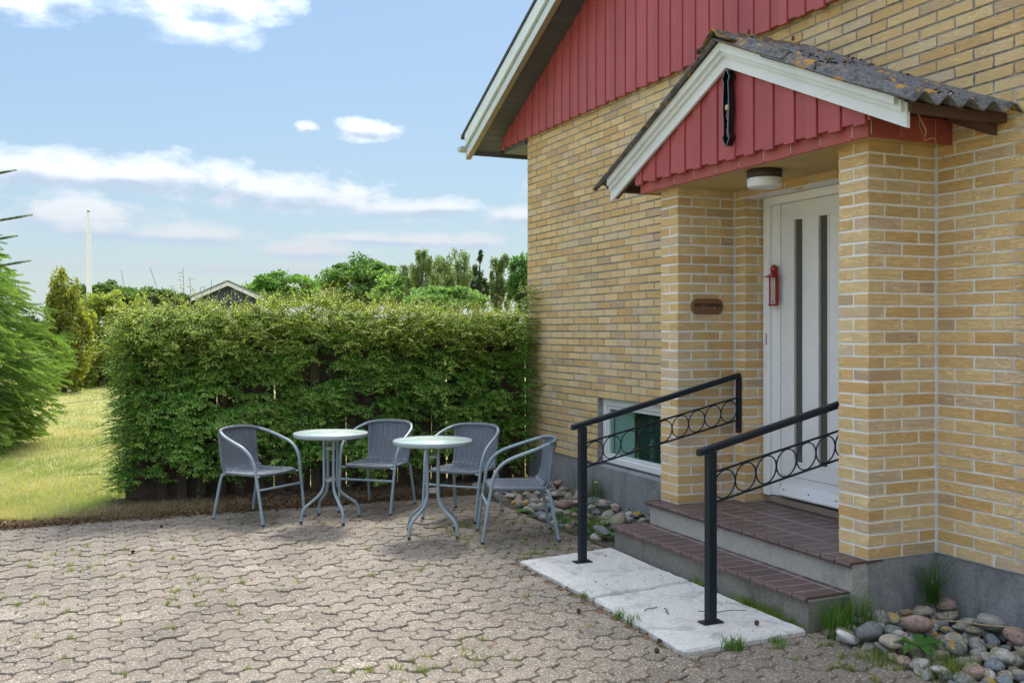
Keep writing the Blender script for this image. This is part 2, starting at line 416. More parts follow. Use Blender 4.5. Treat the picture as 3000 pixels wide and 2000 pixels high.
def m_eternit():
    t=NT('lichen_fibre_cement'); p=t.pos(); n=t.noise(p,14,6,.7); f=t.noise(p,90,5,.7); b=t.noise(p,4.5,4,.6)
    c=t.mix(t.ramp(f,[(.3,0),(.7,1)]),(.055,.055,.058),(.26,.26,.265))
    c=t.mix(t.ramp(n,[(.5,0),(.62,.75)]),c,(.045,.04,.034))
    l=t.noise(p,11,4,.62,.5); ll=t.math('MULTIPLY',t.ramp(l,[(.59,0),(.625,1)]),t.ramp(f,[(.3,.4),(.5,1)]))
    c=t.mix(ll,c,(.52,.27,.035)); c=t.mix(t.ramp(t.noise(p,20,4,.6),[(.66,0),(.7,.7)]),c,(.50,.50,.47))
    t.col(c); t.rough(.95); t.bump(t.math('ADD',n,t.math('MULTIPLY',f,.6)),.9,.008); return t.m
def m_stone():
    t=NT('fieldstone'); o=t.n('ShaderNodeObjectInfo'); r=o.outputs['Random']; p=t.pos(); c=o.outputs['Color']
    f=t.noise(p,70,6,.75); n=t.noise(p,9,4,.6,1.0); w=t.noise(p,26,5,.7)
    c=t.mix(t.ramp(f,[(.38,.65),(.55,0)]),c,(.075,.07,.06)); c=t.mix(t.ramp(f,[(.58,0),(.72,.5)]),c,(.46,.45,.42))
    c=t.mix(t.ramp(n,[(.50,0),(.72,.65)]),c,(.15,.135,.08)); c=t.mix(t.ramp(w,[(.60,0),(.70,.5)]),c,(.40,.39,.35))
    l=t.math('MULTIPLY',t.ramp(t.noise(p,15,5,.65),[(.56,0),(.60,1)]),t.ramp(o.outputs['Alpha'],[(0,1),(.5,0)],'CONSTANT'))
    c=t.mix(l,c,(.50,.30,.03)); t.col(c); t.rough(.85); t.bump(t.math('ADD',f,n),.7,.006); return t.m
def m_glass(name,tint,refl=.06,rough=.0,ribs=None):
    t=NT(name); t.t.nodes.remove(t.b)
    tr=t.n('ShaderNodeBsdfTransparent'); tr.inputs[0].default_value=(*tint,1)
    gl=t.n('ShaderNodeBsdfGlossy'); gl.inputs['Roughness'].default_value=rough; gl.inputs[0].default_value=(.95,.97,1,1)
    lw=t.n('ShaderNodeLayerWeight'); lw.inputs[0].default_value=.5
    fac=t.math('ADD',t.math('MULTIPLY',t.math('POWER',lw.outputs['Facing'],4.0),.55),refl,True)
    mx=t.n('ShaderNodeMixShader'); t.l(fac,mx.inputs[0]); t.l(tr.outputs[0],mx.inputs[1]); t.l(gl.outputs[0],mx.inputs[2]); t.l(mx.outputs[0],t.out.inputs[0])
    return t.m
BRICK=m_brick(); MORTAR=m_mortar()
PLINTH=m_concrete('plinth_render',(.20,.205,.215),(.40,.405,.41),(.09,.098,.108),.75,2.1,True)
STEPC=m_concrete('step_concrete',(.40,.38,.345),(.52,.50,.465),(.15,.145,.13),.45,2.2,False)
STEPD=m_concrete('mossy_concrete',(.13,.125,.105),(.32,.30,.26),(.075,.075,.06),.7,2.6,False)
SLABC=m_concrete('slab_concrete',(.56,.545,.515),(.74,.72,.69),(.26,.255,.24),.75,2.6,False)
REDW=m_wood_paint('red_boards',(.38,.068,.075),(.46,.095,.102),(.55,.40,.38),.9,'z')
REDL=m_wood_paint('red_lintel',(.40,.085,.075),(.45,.105,.092),(.45,.2,.18),.1,'y',.6)
WHITEW=m_wood_paint('white_paint',(.78,.845,.885),(.84,.89,.92),(.25,.23,.2),.35,'y',.45)
WHITEX=m_wood_paint('weathered_white_paint',(.66,.75,.79),(.78,.84,.86),(.36,.38,.36),.9,'y',.6)
DOORW=m_wood_paint('door_white',(.82,.85,.88),(.88,.90,.92),(.20,.17,.13),1.0,'y',.4)
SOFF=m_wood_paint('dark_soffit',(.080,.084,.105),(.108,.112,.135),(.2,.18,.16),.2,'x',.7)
BROWN=m_wood_paint('brown_stain',(.085,.045,.03),(.13,.075,.05),(.2,.14,.1),.3,'x',.7)
RAKEU=mat_simple('aged_timber_edge',(.30,.25,.18),.8,.3,20,.003)
OLDW=m_wood_paint('grey_bare_wood',(.20,.155,.11),(.36,.30,.23),(.12,.09,.06),.6,'y',.85)
ETERNIT=m_eternit()
YPAINT=m_concrete('yellow_painted_concrete',(.52,.37,.15),(.60,.45,.21),(.34,.25,.12),.6,2.5,False)
GREYPVC=mat_simple('gutter_grey',(.42,.45,.47),.35,.1,8)
IRON=mat_simple('black_iron_paint',(.010,.017,.026),.45,.25,40,.0006,120,0,.3)
RUST=mat_simple('rust',(.14,.05,.025),.8,.5,80,.002)
WHITEP=mat_simple('milk_plastic',(.72,.76,.80),.3)
def m_tile():
    t=NT('brown_clinker_tile'); p=t.pos(); n=t.noise(p,30,5,.7); b=t.noise(p,3,3); r=t.rnd()
    c=t.mix(n,(.078,.046,.044),(.125,.080,.076)); c=t.mix(t.ramp(b,[(.5,0),(.75,.5)]),c,(.13,.09,.08))
    v=t.voro(p,9); c=t.mix(t.ramp(v,[(.035,.8),(.06,0)]),c,(.45,.43,.42))
    c=t.mix(1.0,c,t.ramp(r,[(0,.85),(1,1.2)]),'MULTIPLY'); t.col(c); t.rough(t.ramp(n,[(.3,.32),(.7,.55)])); t.bump(n,.25,.0015); return t.m
TILE=m_tile()
GROUT=mat_simple('tile_grout',(.42,.39,.37),.95,.2,60)
def m_patglass():
    t=NT('dimpled_glass'); p=t.pos((1,1,1)); x,y,z=t.sep(p)
    a=t.math('SINE',t.math('MULTIPLY',y,2*math.pi/.017)); b=t.math('SINE',t.math('MULTIPLY',z,2*math.pi/.019))
    h=t.math('MULTIPLY',a,b); t.col(t.mix(t.math('MULTIPLY_ADD' if False else 'MULTIPLY',h,.5,True),(.06,.058,.048),(.20,.20,.18))); t.rough(.15); t.b.inputs['Specular IOR Level'].default_value=.7  # dimple highlights painted into the colour
    t.bump(h,.7,.004); return t.m
PATG=m_patglass()
PANE=m_glass('window_glass',(.80,.90,.87),.05)

# ------------------------------------------------------------------ ground
def plane(name, x0,x1,y0,y1,z,mat,n=1):
    return MB().add([(x0,y0,z),(x1,y0,z),(x1,y1,z),(x0,y1,z)],[(0,1,2,3)]).build(name,mat)
g=plane('ground',-700,700,-300,1200,-.035,m_lawn()); tag(g,'dry yellow-green mown lawn reaching to the far hedges','lawn',kind='structure')
SOIL=m_soil('joint_soil',(.135,.078,.044),(.26,.160,.095),40,(.14,.14,.05))
bed=MB().add([(-8.2,-5.2,-.0085),(-.02,-5.2,-.0085),(-.02,4.62,-.0085),(-8.2,4.62,-.0085)],[(0,1,2,3)]).build('paving_bed',SOIL); tag(bed,kind='structure')
pb=m_soil('bed_soil',(.055,.045,.030),(.13,.11,.075),30)
b2=MB().add([(-.86,2.03,.004),(.0,2.03,.004),(.0,5.3,.004),(-.86,5.3,.004)],[(0,1,2,3)]).build('pebble_bed_soil',pb); tag(b2,kind='structure')
b3=MB().add([(-.76,-4.2,.004),(.0,-4.2,.004),(.0,.04,.004),(-.80,.04,.004)],[(0,1,2,3)]).build('pebble_bed_soil',pb); tag(b3,kind='structure')
b4=MB().add([(-6.8,4.55,-.008),(-.4,4.62,-.008),(-.05,5.75,-.008),(-4.05,5.75,-.008),(-4.15,4.98,-.008),(-6.8,4.70,-.008)],[(0,1,2,3,4,5)]).build('bare_soil_strip',m_soil('hedge_soil',(.035,.024,.014),(.12,.08,.048),25)); tag(b4,kind='structure')

# interlocking pavers: 12-sided stones on a sheared lattice
PA=np.array([.154,-.0645]); PB_=np.array([0,-.165]); P0=np.array([-3.140,.550])
A_=np.array([0,0.]); B_=np.array([.043,.035]); C_=np.array([.093,.021]); D_=np.array([.095,-.034]); E_=PA; F_=PA+np.array([-.002,-.052])
PAV=np.array([A_,B_,C_,D_,E_,F_,C_+PB_,B_+PB_,A_+PB_,D_+PB_-PA,C_+PB_-PA,F_-PA]); PAVC=PAV.mean(0)
def clip(poly, nx, ny, c):       # keep nx*x+ny*y <= c
    out=[]
    for i in range(len(poly)):
        p,q=poly[i],poly[(i+1)%len(poly)]; dp=nx*p[0]+ny*p[1]-c; dq=nx*q[0]+ny*q[1]-c
        if dp<=0: out.append(p)
        if (dp<0)!=(dq<0) and dp!=dq:
            t=dp/(dp-dq); out.append(p+(q-p)*t)
    return out
def area(poly):
    a=np.array(poly); x,y=a[:,0],a[:,1]; return .5*abs(np.dot(x,np.roll(y,-1))-np.dot(y,np.roll(x,-1)))
def shrink(poly,d):
    """inset of a simple polygon by offsetting its corners"""
    a=np.array(poly); n=len(a); out=[]
    s=np.sign(np.dot(a[:,0],np.roll(a[:,1],-1))-np.dot(a[:,1],np.roll(a[:,0],-1)))
    for i in range(n):
        e0=a[i]-a[i-1]; e1=a[(i+1)%n]-a[i]
        l0=np.linalg.norm(e0); l1=np.linalg.norm(e1)
        if l0<1e-5 or l1<1e-5: out.append(a[i]); continue
        n0=np.array([-e0[1],e0[0]])/l0*s; n1=np.array([-e1[1],e1[0]])/l1*s
        b=n0+n1; k=np.dot(b,n0); b=b/max(k,.5); out.append(a[i]+b*d)
    return np.array(out)
def paver_geo(poly, z, tx, ty, c):
    p0=shrink(poly,.0034); p1=shrink(poly,.0075)
    def zz(p): return z+tx*(p[0]-c[0])+ty*(p[1]-c[1])
    n=len(poly); V=[(p[0],p[1],-.05) for p in p0]+[(p[0],p[1],zz(p)-.006) for p in p0]+[(p[0],p[1],zz(p)) for p in p1]
    F=[tuple(range(2*n,3*n))]
    for k in (0,1):
        for i in range(n): F.append((k*n+i,k*n+(i+1)%n,(k+1)*n+(i+1)%n,(k+1)*n+i))
    return V,F
PAVM=m_paver(); pav=[]
for i in range(-45,45):
    for j in range(-60,60):
        o=P0+PA*i+PB_*j; c=o+PAVC
        if not(-6.9<c[0]<-.70 and -2.6<c[1]<4.66): continue
        poly=[o+q for q in PAV]
        poly=clip(poly,0,1,4.60+.03*math.sin(c[0]*3.1))
        xr=-.862 if c[1]>1.0 else -.775
        if len(poly)>2: poly=clip(poly,1,0,xr)
        if len(poly)>2 and -.2<c[1]<2.2 and c[0]>-1.85:
            ex=-1.632 if c[1]<.6 else -1.60
            if c[0]<ex: poly=clip(poly,1,0,ex)
            elif c[1]<.5: poly=clip(poly,0,1,-.045+.045*(c[0]+1.63)/.76)
            elif c[1]>1.5: poly=clip(poly,0,-1,-(1.955+.115*(c[0]+1.61)/.75))
            else: continue
            # stones that lie wholly under the slabs are gone
            if len(poly)>2:
                m=np.mean(poly,0)
                if ex+.01<m[0]<-.86 and .0<m[1]<1.95: continue
        if len(poly)<3 or area(poly)<.0016: continue
        pav.append((poly,c,len(poly)==12 and abs(area(poly)-area(PAV))<1e-6))
paving=empty('patio_paving',(0,0,0)); tag(paving,'grey concrete patio of interlocking wavy pavers in front of the house','paving',kind='structure')
def psize(c):
    x,y,D=proj((c[0],c[1],0)); ok=(-20<x<3020 and y<2040); return (1.0/D**2 if ok else 0)
order=sorted(range(len(pav)),key=lambda i:-psize(pav[i][1])); single=[i for i in order if pav[i][2] and psize(pav[i][1])>0][:300]; sset=set(single)
pv=[]
for k in range(6):
    V,F=paver_geo([q-PAVC for q in PAV],0,0,0,(0,0)); mb=MB(); mb.add(V,F); pv.append(mb.mesh('paver',PAVM))
for i in single:
    c=pav[i][1]
    link('paver',pv[i%6],paving,(c[0],c[1],-.001+rng.uniform(-.0045,.0045)),(rng.normal(0,.012),rng.normal(0,.012),rng.normal(0,.006)))
mb=MB(); rn=[]
for i,(poly,c,full) in enumerate(pav):
    if i in sset: continue
    V,F=paver_geo(poly,-.001+rng.uniform(-.0045,.0045),rng.normal(0,.012),rng.normal(0,.012),c); mb.add(V,F); rn+= [rng.random()]*len(F)
pf=mb.build('pavers_beyond',PAVM,paving); tag(pf,kind='stuff')
a=pf.data.attributes.new('rnd','FLOAT','FACE'); a.data.foreach_set('value',rn)

# concrete slabs in front of the step
def slab(pts, name, label):
    bm=bmesh.new(); n=14; top=[]
    P=[np.array(p,float) for p in pts]
    edge=[]
    for i in range(4):
        for k in range(n):
            t=k/n; q=P[i]*(1-t)+P[(i+1)%4]*t; edge.append(q+rng.normal(0,.0035,2))
    ctr=np.mean(P,0)
    V=[(q[0],q[1],-.06) for q in edge]+[(q[0],q[1],.012+rng.uniform(-.003,.003)) for q in edge]
    ins=[q+(ctr-q)/np.linalg.norm(ctr-q)*.012 for q in edge]; V+=[(q[0],q[1],.0235+rng.uniform(-.002,.001)) for q in ins]
    m=len(edge); F=[tuple(range(2*m,3*m))]
    for k in (0,1):
        for i in range(m): F.append((k*m+i,k*m+(i+1)%m,(k+1)*m+(i+1)%m,(k+1)*m+i))
    o=MB().add(V,F).build(name,SLABC); return tag(o,label,'slab','concrete slabs before the steps')
SLAB1=slab([(-1.632,-.022),(-.876,.018),(-.876,1.028),(-1.590,.955)],'concrete_slab','worn white concrete slab with a crack, carrying the nearer railing post')
slab([(-1.586,.988),(-.876,1.061),(-.868,2.045),(-1.612,1.935)],'concrete_slab','worn white concrete slab carrying the farther railing post')

# ------------------------------------------------------------------ house
house=empty('yellow_brick_house',(0,0,0),0,'yellow brick house with red boarded gable and small gabled porch','house')
ZB=.335; CH=.2/3; BL=.228; BW=.108; BHt=.0545
def brick_mesh(k):
    """unit brick (length along x, size 1x1x1 scaled later): uneven, softly broken arrises"""
    r=np.random.default_rng(100+k); nx,nz=4,2
    bm=bmesh.new(); bmesh.ops.create_cube(bm,size=1)
    bmesh.ops.bevel(bm,geom=bm.edges[:],offset=.022,segments=1,affect='EDGES')
    for v in bm.verts: v.co+=Vector((r.normal(0,.005),r.normal(0,.010),r.normal(0,.016)))
    me=bpy.data.meshes.new('brick'); bm.to_mesh(me); bm.free(); me.materials.append(BRICK); return me
BM=[brick_mesh(k) for k in range(7)]
bricks=[]    # (centre, length, width, axis, parent key)
def row_y(x_face, y0, y1, k, off, key, depth=BW, inward=1):
    """stretchers along Y on a wall face at x_face between y0..y1, joints at off+n*.24"""
    z=ZB+CH*k+CH/2
    n0=math.floor((y0-off)/.24)
    for n in range(n0, math.ceil((y1-off)/.24)+1):
        a=max(off+n*.24+.006,y0+.004); b=min(off+(n+1)*.24-.006,y1-.004)
        if b-a<.03: continue
        bricks.append(((x_face+depth/2-rng.uniform(0,.003),(a+b)/2,z),b-a,depth,'y',key))
NCR=48
for k in range(NCR+1):
    off=0 if k%2 else .12
    z0=ZB+CH*k
    spans=[(-3.2,-.004)]
    if z0+CH>2.535:
        spans=[(-3.2,5.388)]
        if z0+CH/2<3.4:
            # hidden by the porch roof's span only near the eaves line; keep the wall whole
            spans=[(-3.2,5.388)]
    else:
        spans=[(-3.2,-.004),(2.024,5.388)]
        if z0<.935-.02: spans=[(-3.2,-.004),(2.024,2.64),(3.84,5.388)]
    for (a,b) in spans: row_y(0,a,b,k,off,'wall')
    if k==32: row_y(0,.232,1.79,k,.06,'wall')
# porch pillars
for (ya,yb,inner) in ((0,.2225,1),(1.7955,2.018,0)):
    w=yb-ya; h=(w-.010)/2; ym=(ya+yb)/2
    for k in range(33):
        z=ZB+CH*k+CH/2
        j=lambda: rng.uniform(-.0015,.0015)
        if k%2==0:
            for xx in (-.366,-.126):
                for yy in (ya+h/2,yb-h/2): bricks.append(((xx+j(),yy,z),BL,h,'x','pillar'))
        else:
            bricks.append(((-.426+j(),ym,z),w,BW,'y','pillar')); bricks.append(((-.066+j(),ym,z),w,BW,'y','pillar'))
            for yy in (ya+h/2,yb-h/2): bricks.append(((-.246+j(),yy,z),BL,h,'x','pillar'))
# door reveals
for k in range(32):
    z=ZB+CH*k+CH/2
    if k%2==0: bricks.append(((.114,1.736,z),BL,.112,'x','wall'))
    else:
        bricks.append(((.054,1.736,z),BW,.112,'x','wall')); bricks.append(((.174,1.736,z),BW,.112,'x','wall'))
    row_y(0,.228,.505,k,.0 if k%2 else .12,'wall')
core=MB()
for (y0,y1,z0,z1) in ((-4.2,-.0,ZB,3.62),(0,.51,ZB,3.62),(.51,1.6845,2.474,3.62),(1.6845,2.64,ZB,3.62),(2.64,3.84,.936,3.62),(3.84,5.382,ZB,3.62)):
    core.box(.0042,.34,y0,y1,z0,z1)
wall=core.build('wall',MORTAR,house)
pcore=MB()
for (ya,yb) in ((0,.2225),(1.7955,2.018)): pcore.box(-.473,.003,ya+.007,yb-.007,ZB,2.536)
pill=[]
for (ya,yb) in ((0,.2225),(1.7955,2.018)):
    m_=MB(); m_.box(-.4762,.003,ya+.0042,yb-.0042,ZB,2.536); pill.append(m_.build('porch_pillar',MORTAR,house))
# the 300 bricks that show largest are pieces of their own, the rest one field
def bsize(b):
    c=b[0]; x,y,D=proj(c)
    if not(-30<x<3030 and -30<y<2030): return 0
    hid = (c[0]>-.02 and b[4]=='wall' and 0<c[1]<.26) or (b[4]=='pillar' and c[1]>1.9 and c[0]>-.4) or (b[4]=='pillar' and .12<c[1]<.5 and c[0]>-.4)
    if hid: return 0
    # behind the porch seen from the camera
    if b[4]=='wall' and 2.0<c[1]<2.72 and c[2]<2.4: return 0
    if b[4]=='wall' and .0<c[1]<1.2 and c[2]<2.5: return 0
    return b[1]/D**2
bo=sorted(range(len(bricks)),key=lambda i:-bsize(bricks[i])); bs=set(i for i in bo[:300])
UV=[]; UF=[]
for me in BM:
    V=np.array([v.co[:] for v in me.vertices]); UV.append(V); UF.append([tuple(p.vertices) for p in me.polygons])
fld={'wall':MB(),'pillar':MB()}; fr={'wall':[],'pillar':[]}
for i,(c,ln,wd,ax,key) in enumerate(bricks):
    k=int(rng.integers(0,7)); flip=math.pi if rng.random()<.5 else 0
    rz=(math.pi/2 if ax=='y' else 0)+flip
    if i in bs:
        par=wall if key=='wall' else pill[0 if c[1]<1 else 1]
        link('brick',BM[k],par,c,(rng.normal(0,.004),0,rz+rng.normal(0,.002)),(ln,wd,BHt*rng.uniform(.97,1.02)))
    else:
        V=UV[k]*np.array([ln,wd,BHt*rng.uniform(.97,1.02)]); cs,sn=math.cos(rz),math.sin(rz)
        W=np.stack([V[:,0]*cs-V[:,1]*sn+c[0],V[:,0]*sn+V[:,1]*cs+c[1],V[:,2]+c[2]],-1)
        fld[key].add(W,UF[k]); fr[key]+=[rng.random()]*len(UF[k])
for key in fld:
    o=fld[key].build('bricks_beyond',BRICK,house); tag(o,kind='stuff')
    a=o.data.attributes.new('rnd','FLOAT','FACE'); a.data.foreach_set('value',fr[key])

# plinth
m_=MB(); m_.box(.012,.36,-4.2,2.64,-.3,ZB-.002); m_.box(.012,.36,3.84,5.376,-.3,ZB-.002); m_.box(.012,.36,2.64,3.84,-.3,.318)
# sloped window ledge
m_.prism([(.010,.318),(.36,.318),(.36,.36),(.10,.352)],2.645,3.835,'y')
m_.build('plinth',PLINTH,house)
m_=MB(); m_.box(-.470,.010,.010,.2125,-.3,ZB-.002); m_.build('plinth',PLINTH,house)
m_=MB(); m_.box(-.470,.010,1.806,2.008,-.3,ZB-.002); m_.build('plinth',PLINTH,house)
# house body out of the camera's sight: far flank, back, near flank
def m_bt():
    t=NT('brickwork_far'); b=t.n('ShaderNodeTexBrick'); s=t.sep(t.pos()); cb=t.n('ShaderNodeCombineXYZ'); t.l(s[0],cb.inputs[0]); t.l(s[2],cb.inputs[1]); t.l(cb.outputs[0],b.inputs['Vector'])
    b.inputs['Color1'].default_value=(.66,.42,.15,1); b.inputs['Color2'].default_value=(.74,.5,.2,1); b.inputs['Mortar'].default_value=(.4,.39,.37,1)
    b.inputs['Scale'].default_value=1; b.inputs['Brick Width'].default_value=.24; b.inputs['Row Height'].default_value=CH; b.inputs['Mortar Size'].default_value=.006
    t.l(b.outputs[0],t.b.inputs['Base Color']); t.rough(.9); return t.m
BT=m_bt()
m_=MB(); m_.box(.341,9,5.06,5.384,-.3,3.75); m_.box(.341,9,-4.2,-3.86,-.3,3.75); m_.box(8.7,9,-3.86,5.06,-.3,3.75); m_.build('side_wall',BT,house)
m_=MB(); m_.box(.345,8.69,-3.85,5.05,.28,.30); m_.build('inner_floor',mat_simple('inner_floor',(.10,.08,.06),.8),house)
m_=MB(); m_.box(.345,8.69,-3.85,5.05,2.9,2.95); m_.build('inner_ceiling',mat_simple('inner_ceiling',(.5,.5,.48),.9),house)
# ---- gable
SL=.464; RY=.60; OV=-.33
def sof(y): return 3.583+SL*(6.11-y) if y>=RY else 3.583+SL*(6.11-RY)-SL*(RY-y)
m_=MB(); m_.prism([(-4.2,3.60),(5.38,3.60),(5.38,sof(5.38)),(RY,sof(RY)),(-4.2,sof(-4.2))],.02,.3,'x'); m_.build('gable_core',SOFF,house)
YL=5.965; per=.1742; nb=int((YL+4.6)/per)
def board(y0,y1,x0,x1,zb,top,apex,name,mat,par,c=.0035):
    """upright board with chamfered front arrises; x0 is the face, x1 the back; the head follows the rake"""
    plan=[(x1,y0),(x0+c,y0),(x0,y0+c)]
    if y0+c<apex<y1-c: plan.append((x0,apex))
    plan+=[(x0,y1-c),(x0+c,y1),(x1,y1)]
    if y0+c<apex<y1-c: plan.append((x1,apex))
    n=len(plan); V=[(x,y,zb+(.002 if x==x0 else 0)) for x,y in plan]+[(x,y,top(y)) for x,y in plan]
    F=[tuple(range(n)),tuple(range(n,2*n))]+[(k,(k+1)%n,n+(k+1)%n,n+k) for k in range(n)]
    m=MB(); m.add(V,F); return m.build(name,mat,par)
for i in range(nb):
    y1=YL-i*per
    board(y1-.0845,y1-.0015,-.052,-.030,3.543+rng.uniform(-.003,.003),lambda y:sof(y)-.004,RY,'cladding_board',REDW,house)
    board(y1-.1742+.0028,y1-.0871-.0014,-.043,-.020,3.558+rng.uniform(-.003,.003),lambda y:sof(y)-.004,RY,'cladding_board',REDW,house)
# soffit boards: short boards laid up the slope
n=int((6.20-RY)*1.102/.112)
for i in range(n):
    ya=6.20-i*.1016; yb=ya-.0985
    if yb<-.4: break
    pl=[(ya,sof(ya)),(yb,sof(yb)),(yb,sof(yb)+.016),(ya,sof(ya)+.016)]
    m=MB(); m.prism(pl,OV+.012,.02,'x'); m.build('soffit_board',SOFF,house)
# roof slabs
def roofslab(ya,yb,x0,x1,d0,d1,name,mat):
    pl=[(ya,sof(ya)+d0),(yb,sof(yb)+d0),(yb,sof(yb)+d1),(ya,sof(ya)+d1)]
    m=MB(); m.prism(pl,x0,x1,'x'); return m.build(name,mat,house)
DARKR=mat_simple('dark_roofing',(.045,.05,.055),.8,.4,12,.004)
roofslab(6.36,RY,OV-.055,9.3,.235,.275,'roof',DARKR); roofslab(RY,-5.2,OV-.055,9.3,.235,.275,'roof',DARKR)
roofslab(6.20,RY,-.03,9.2,.02,.23,'roof_structure',SOFF); roofslab(RY,-5.1,-.03,9.2,.02,.23,'roof_structure',SOFF)
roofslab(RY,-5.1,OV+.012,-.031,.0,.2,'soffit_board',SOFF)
# house bargeboards: two white boards with a drip strip between
for (ya,yb) in ((6.275,RY),(RY,-5.15)):
    for (x0,x1,d0,d1,mt,nm) in ((OV-.028,OV+.010,-.040,.048,WHITEX,'bargeboard'),(OV-.018,OV+.009,.045,.10,mat_simple('drip_groove',(.33,.36,.34),.8),'bargeboard_strip'),(OV-.045,OV+.008,.092,.232,WHITEX,'bargeboard')):
        yy=ya-(.07 if d0>-.01 and ya>5 else 0)
        roofslab(yy+ (0.06 if d0>.08 and ya>5 else 0),yb,x0,x1,d0,d1,nm,mt)
roofslab(6.27,RY,OV-.026,OV+.030,-.046,-.041,'bargeboard_underside',RAKEU)
# eaves timbers and the gutter seen end on
m_=MB(); m_.box(-.03,9,5.39,5.95,3.50,3.535); m_.build('eaves_board',SOFF,house)
m_=MB(); m_.box(-.31,9.2,6.18,6.205,3.50,3.66); m_.build('fascia_board',SOFF,house)
prof=[]; 
m_=MB(); n=14; V=[]; F=[]
for xx in (OV-.10,9.3):
    for r_ in (.062,.058):
        for j in range(n+1):
            a=math.pi+math.pi*j/n; V.append((xx,6.285+r_*math.cos(a),3.60+r_*math.sin(a)))
N1=n+1
for j in range(n):
    F.append((j,j+1,2*N1+j+1,2*N1+j)); F.append((N1+j,3*N1+j,3*N1+j+1,N1+j+1)); F.append((j,N1+j,N1+j+1,j+1)); F.append((2*N1+j,2*N1+j+1,3*N1+j+1,3*N1+j))
F.append((0,2*N1,3*N1,N1)); F.append((n,N1+n,3*N1+n,2*N1+n))
m_.add(V,F); ends=[(6.285+.058*math.cos(math.pi+math.pi*j/n),3.60+.058*math.sin(math.pi+math.pi*j/n)) for j in range(n+1)]
m_.prism(ends,OV-.102,OV-.098,'x'); gut=m_.build('gutter',GREYPVC,house)
for xx in (-.05,.6): 
    mm=MB(); mm.tube([(xx,6.285+.066*math.cos(a),3.60+.066*math.sin(a)) for a in np.linspace(math.pi,2*math.pi,12)],.006,6); mm.build('bracket',GREYPVC,gut)

# ---- cellar window
m_=MB(); X0=.07
for (y0,y1,z0,z1) in ((2.66,3.835,.868,.934),(2.66,3.835,.356,.412),(3.772,3.835,.412,.868),(2.66,2.72,.412,.868)): m_.cbox(X0-.02,X0+.06,y0,y1,z0,z1,.006)
win=m_.build('window',mat_simple('window_white',(.78,.80,.80),.35),house)
m_=MB()
for (y0,y1,z0,z1) in ((2.72,3.772,.838,.868),(2.72,3.772,.412,.440),(3.742,3.772,.440,.838),(2.72,2.75,.440,.838)): m_.cbox(X0-.006,X0+.045,y0,y1,z0,z1,.004)
m_.build('frame',mat_simple('sash_white',(.74,.77,.77),.35),win)
MB().box(X0+.012,X0+.020,2.75,3.742,.44,.838).build('pane',PANE,win)
MB().box(X0+.055,X0+.062,3.40,3.76,.40,.90).build('curtain',mat_simple('pale_curtain',(.52,.60,.58),.9),win)
MB().box(X0+.10,X0+.11,2.66,3.83,.36,.93).build('room_shade_panel',mat_simple('painted_room_shade',(.032,.078,.072),.9),win)  # added dark panel: shaded room and hedge reflection put into its colour

# ---- door
X0=.195; m_=MB()
for (y0,y1,z0,z1) in ((1.610,1.676,.385,2.472),(.515,.575,.385,2.472),(.575,1.610,2.415,2.472)): m_.cbox(X0-.045,X0+.06,y0,y1,z0,z1,.005)
m_.cbox(X0-.018,X0+.05,1.525,1.609,.39,2.414,.004)
fr_=m_.build('door_frame',DOORW,house)
MB().box(X0-.047,X0-.043,1.632,1.640,1.44,1.52).build('hinge',RUST,fr_)
door=MB()
yl,yr=1.520,.665
GL=[(1.293,1.378),(1.052,1.136),(.810,.894)]; zt,zb_=2.292,.648
# stiles and rails round the glass strips, bottom panel boards
ys=[yl]+[v for g_ in GL for v in (g_[1],g_[0])]+[yr]
for i in range(0,len(ys),2): door.cbox(X0-.012,X0+.035,ys[i+1],ys[i],zb_,zt,.002)
door.box(X0-.012,X0+.035,yr,yl,zt,2.412); door.box(X0-.012,X0+.035,yr,yl,.545,zb_)
door.cbox(X0-.010,X0+.035,yr,yl,.395,.541,.002)
dr=door.build('door',DOORW,house)
m_=MB()
for (a,b) in GL:
    for (y0,y1,z0,z1) in ((a-.012,a,zb_-.012,zt+.012),(b,b+.012,zb_-.012,zt+.012),(a,b,zt,zt+.012),(a,b,zb_-.012,zb_)): m_.cbox(X0-.018,X0-.011,y0,y1,z0,z1,.002)
m_.build('glazing_bead',DOORW,dr)
for (a,b) in GL: MB().box(X0+.004,X0+.010,a,b,zb_,zt).build('pane',PATG,dr)
wb=MB(); wb.prism([(X0-.012,.488),(X0-.030,.480),(X0-.058,.415),(X0-.052,.405),(X0-.012,.405)],.62,1.492,'y'); wbo=wb.build('weather_board',DOORW,dr)
for y in (1.45,1.20,.94): MB().tube([(X0-.043,y,.452),(X0-.047,y,.4505)],.006,8).build('screw',RUST,wbo)
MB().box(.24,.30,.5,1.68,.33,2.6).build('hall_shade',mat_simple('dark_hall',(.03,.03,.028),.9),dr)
m_=MB(); m_.cbox(.172,.33,.52,1.672,.337,.384,.005); m_.build('threshold',OLDW,house)

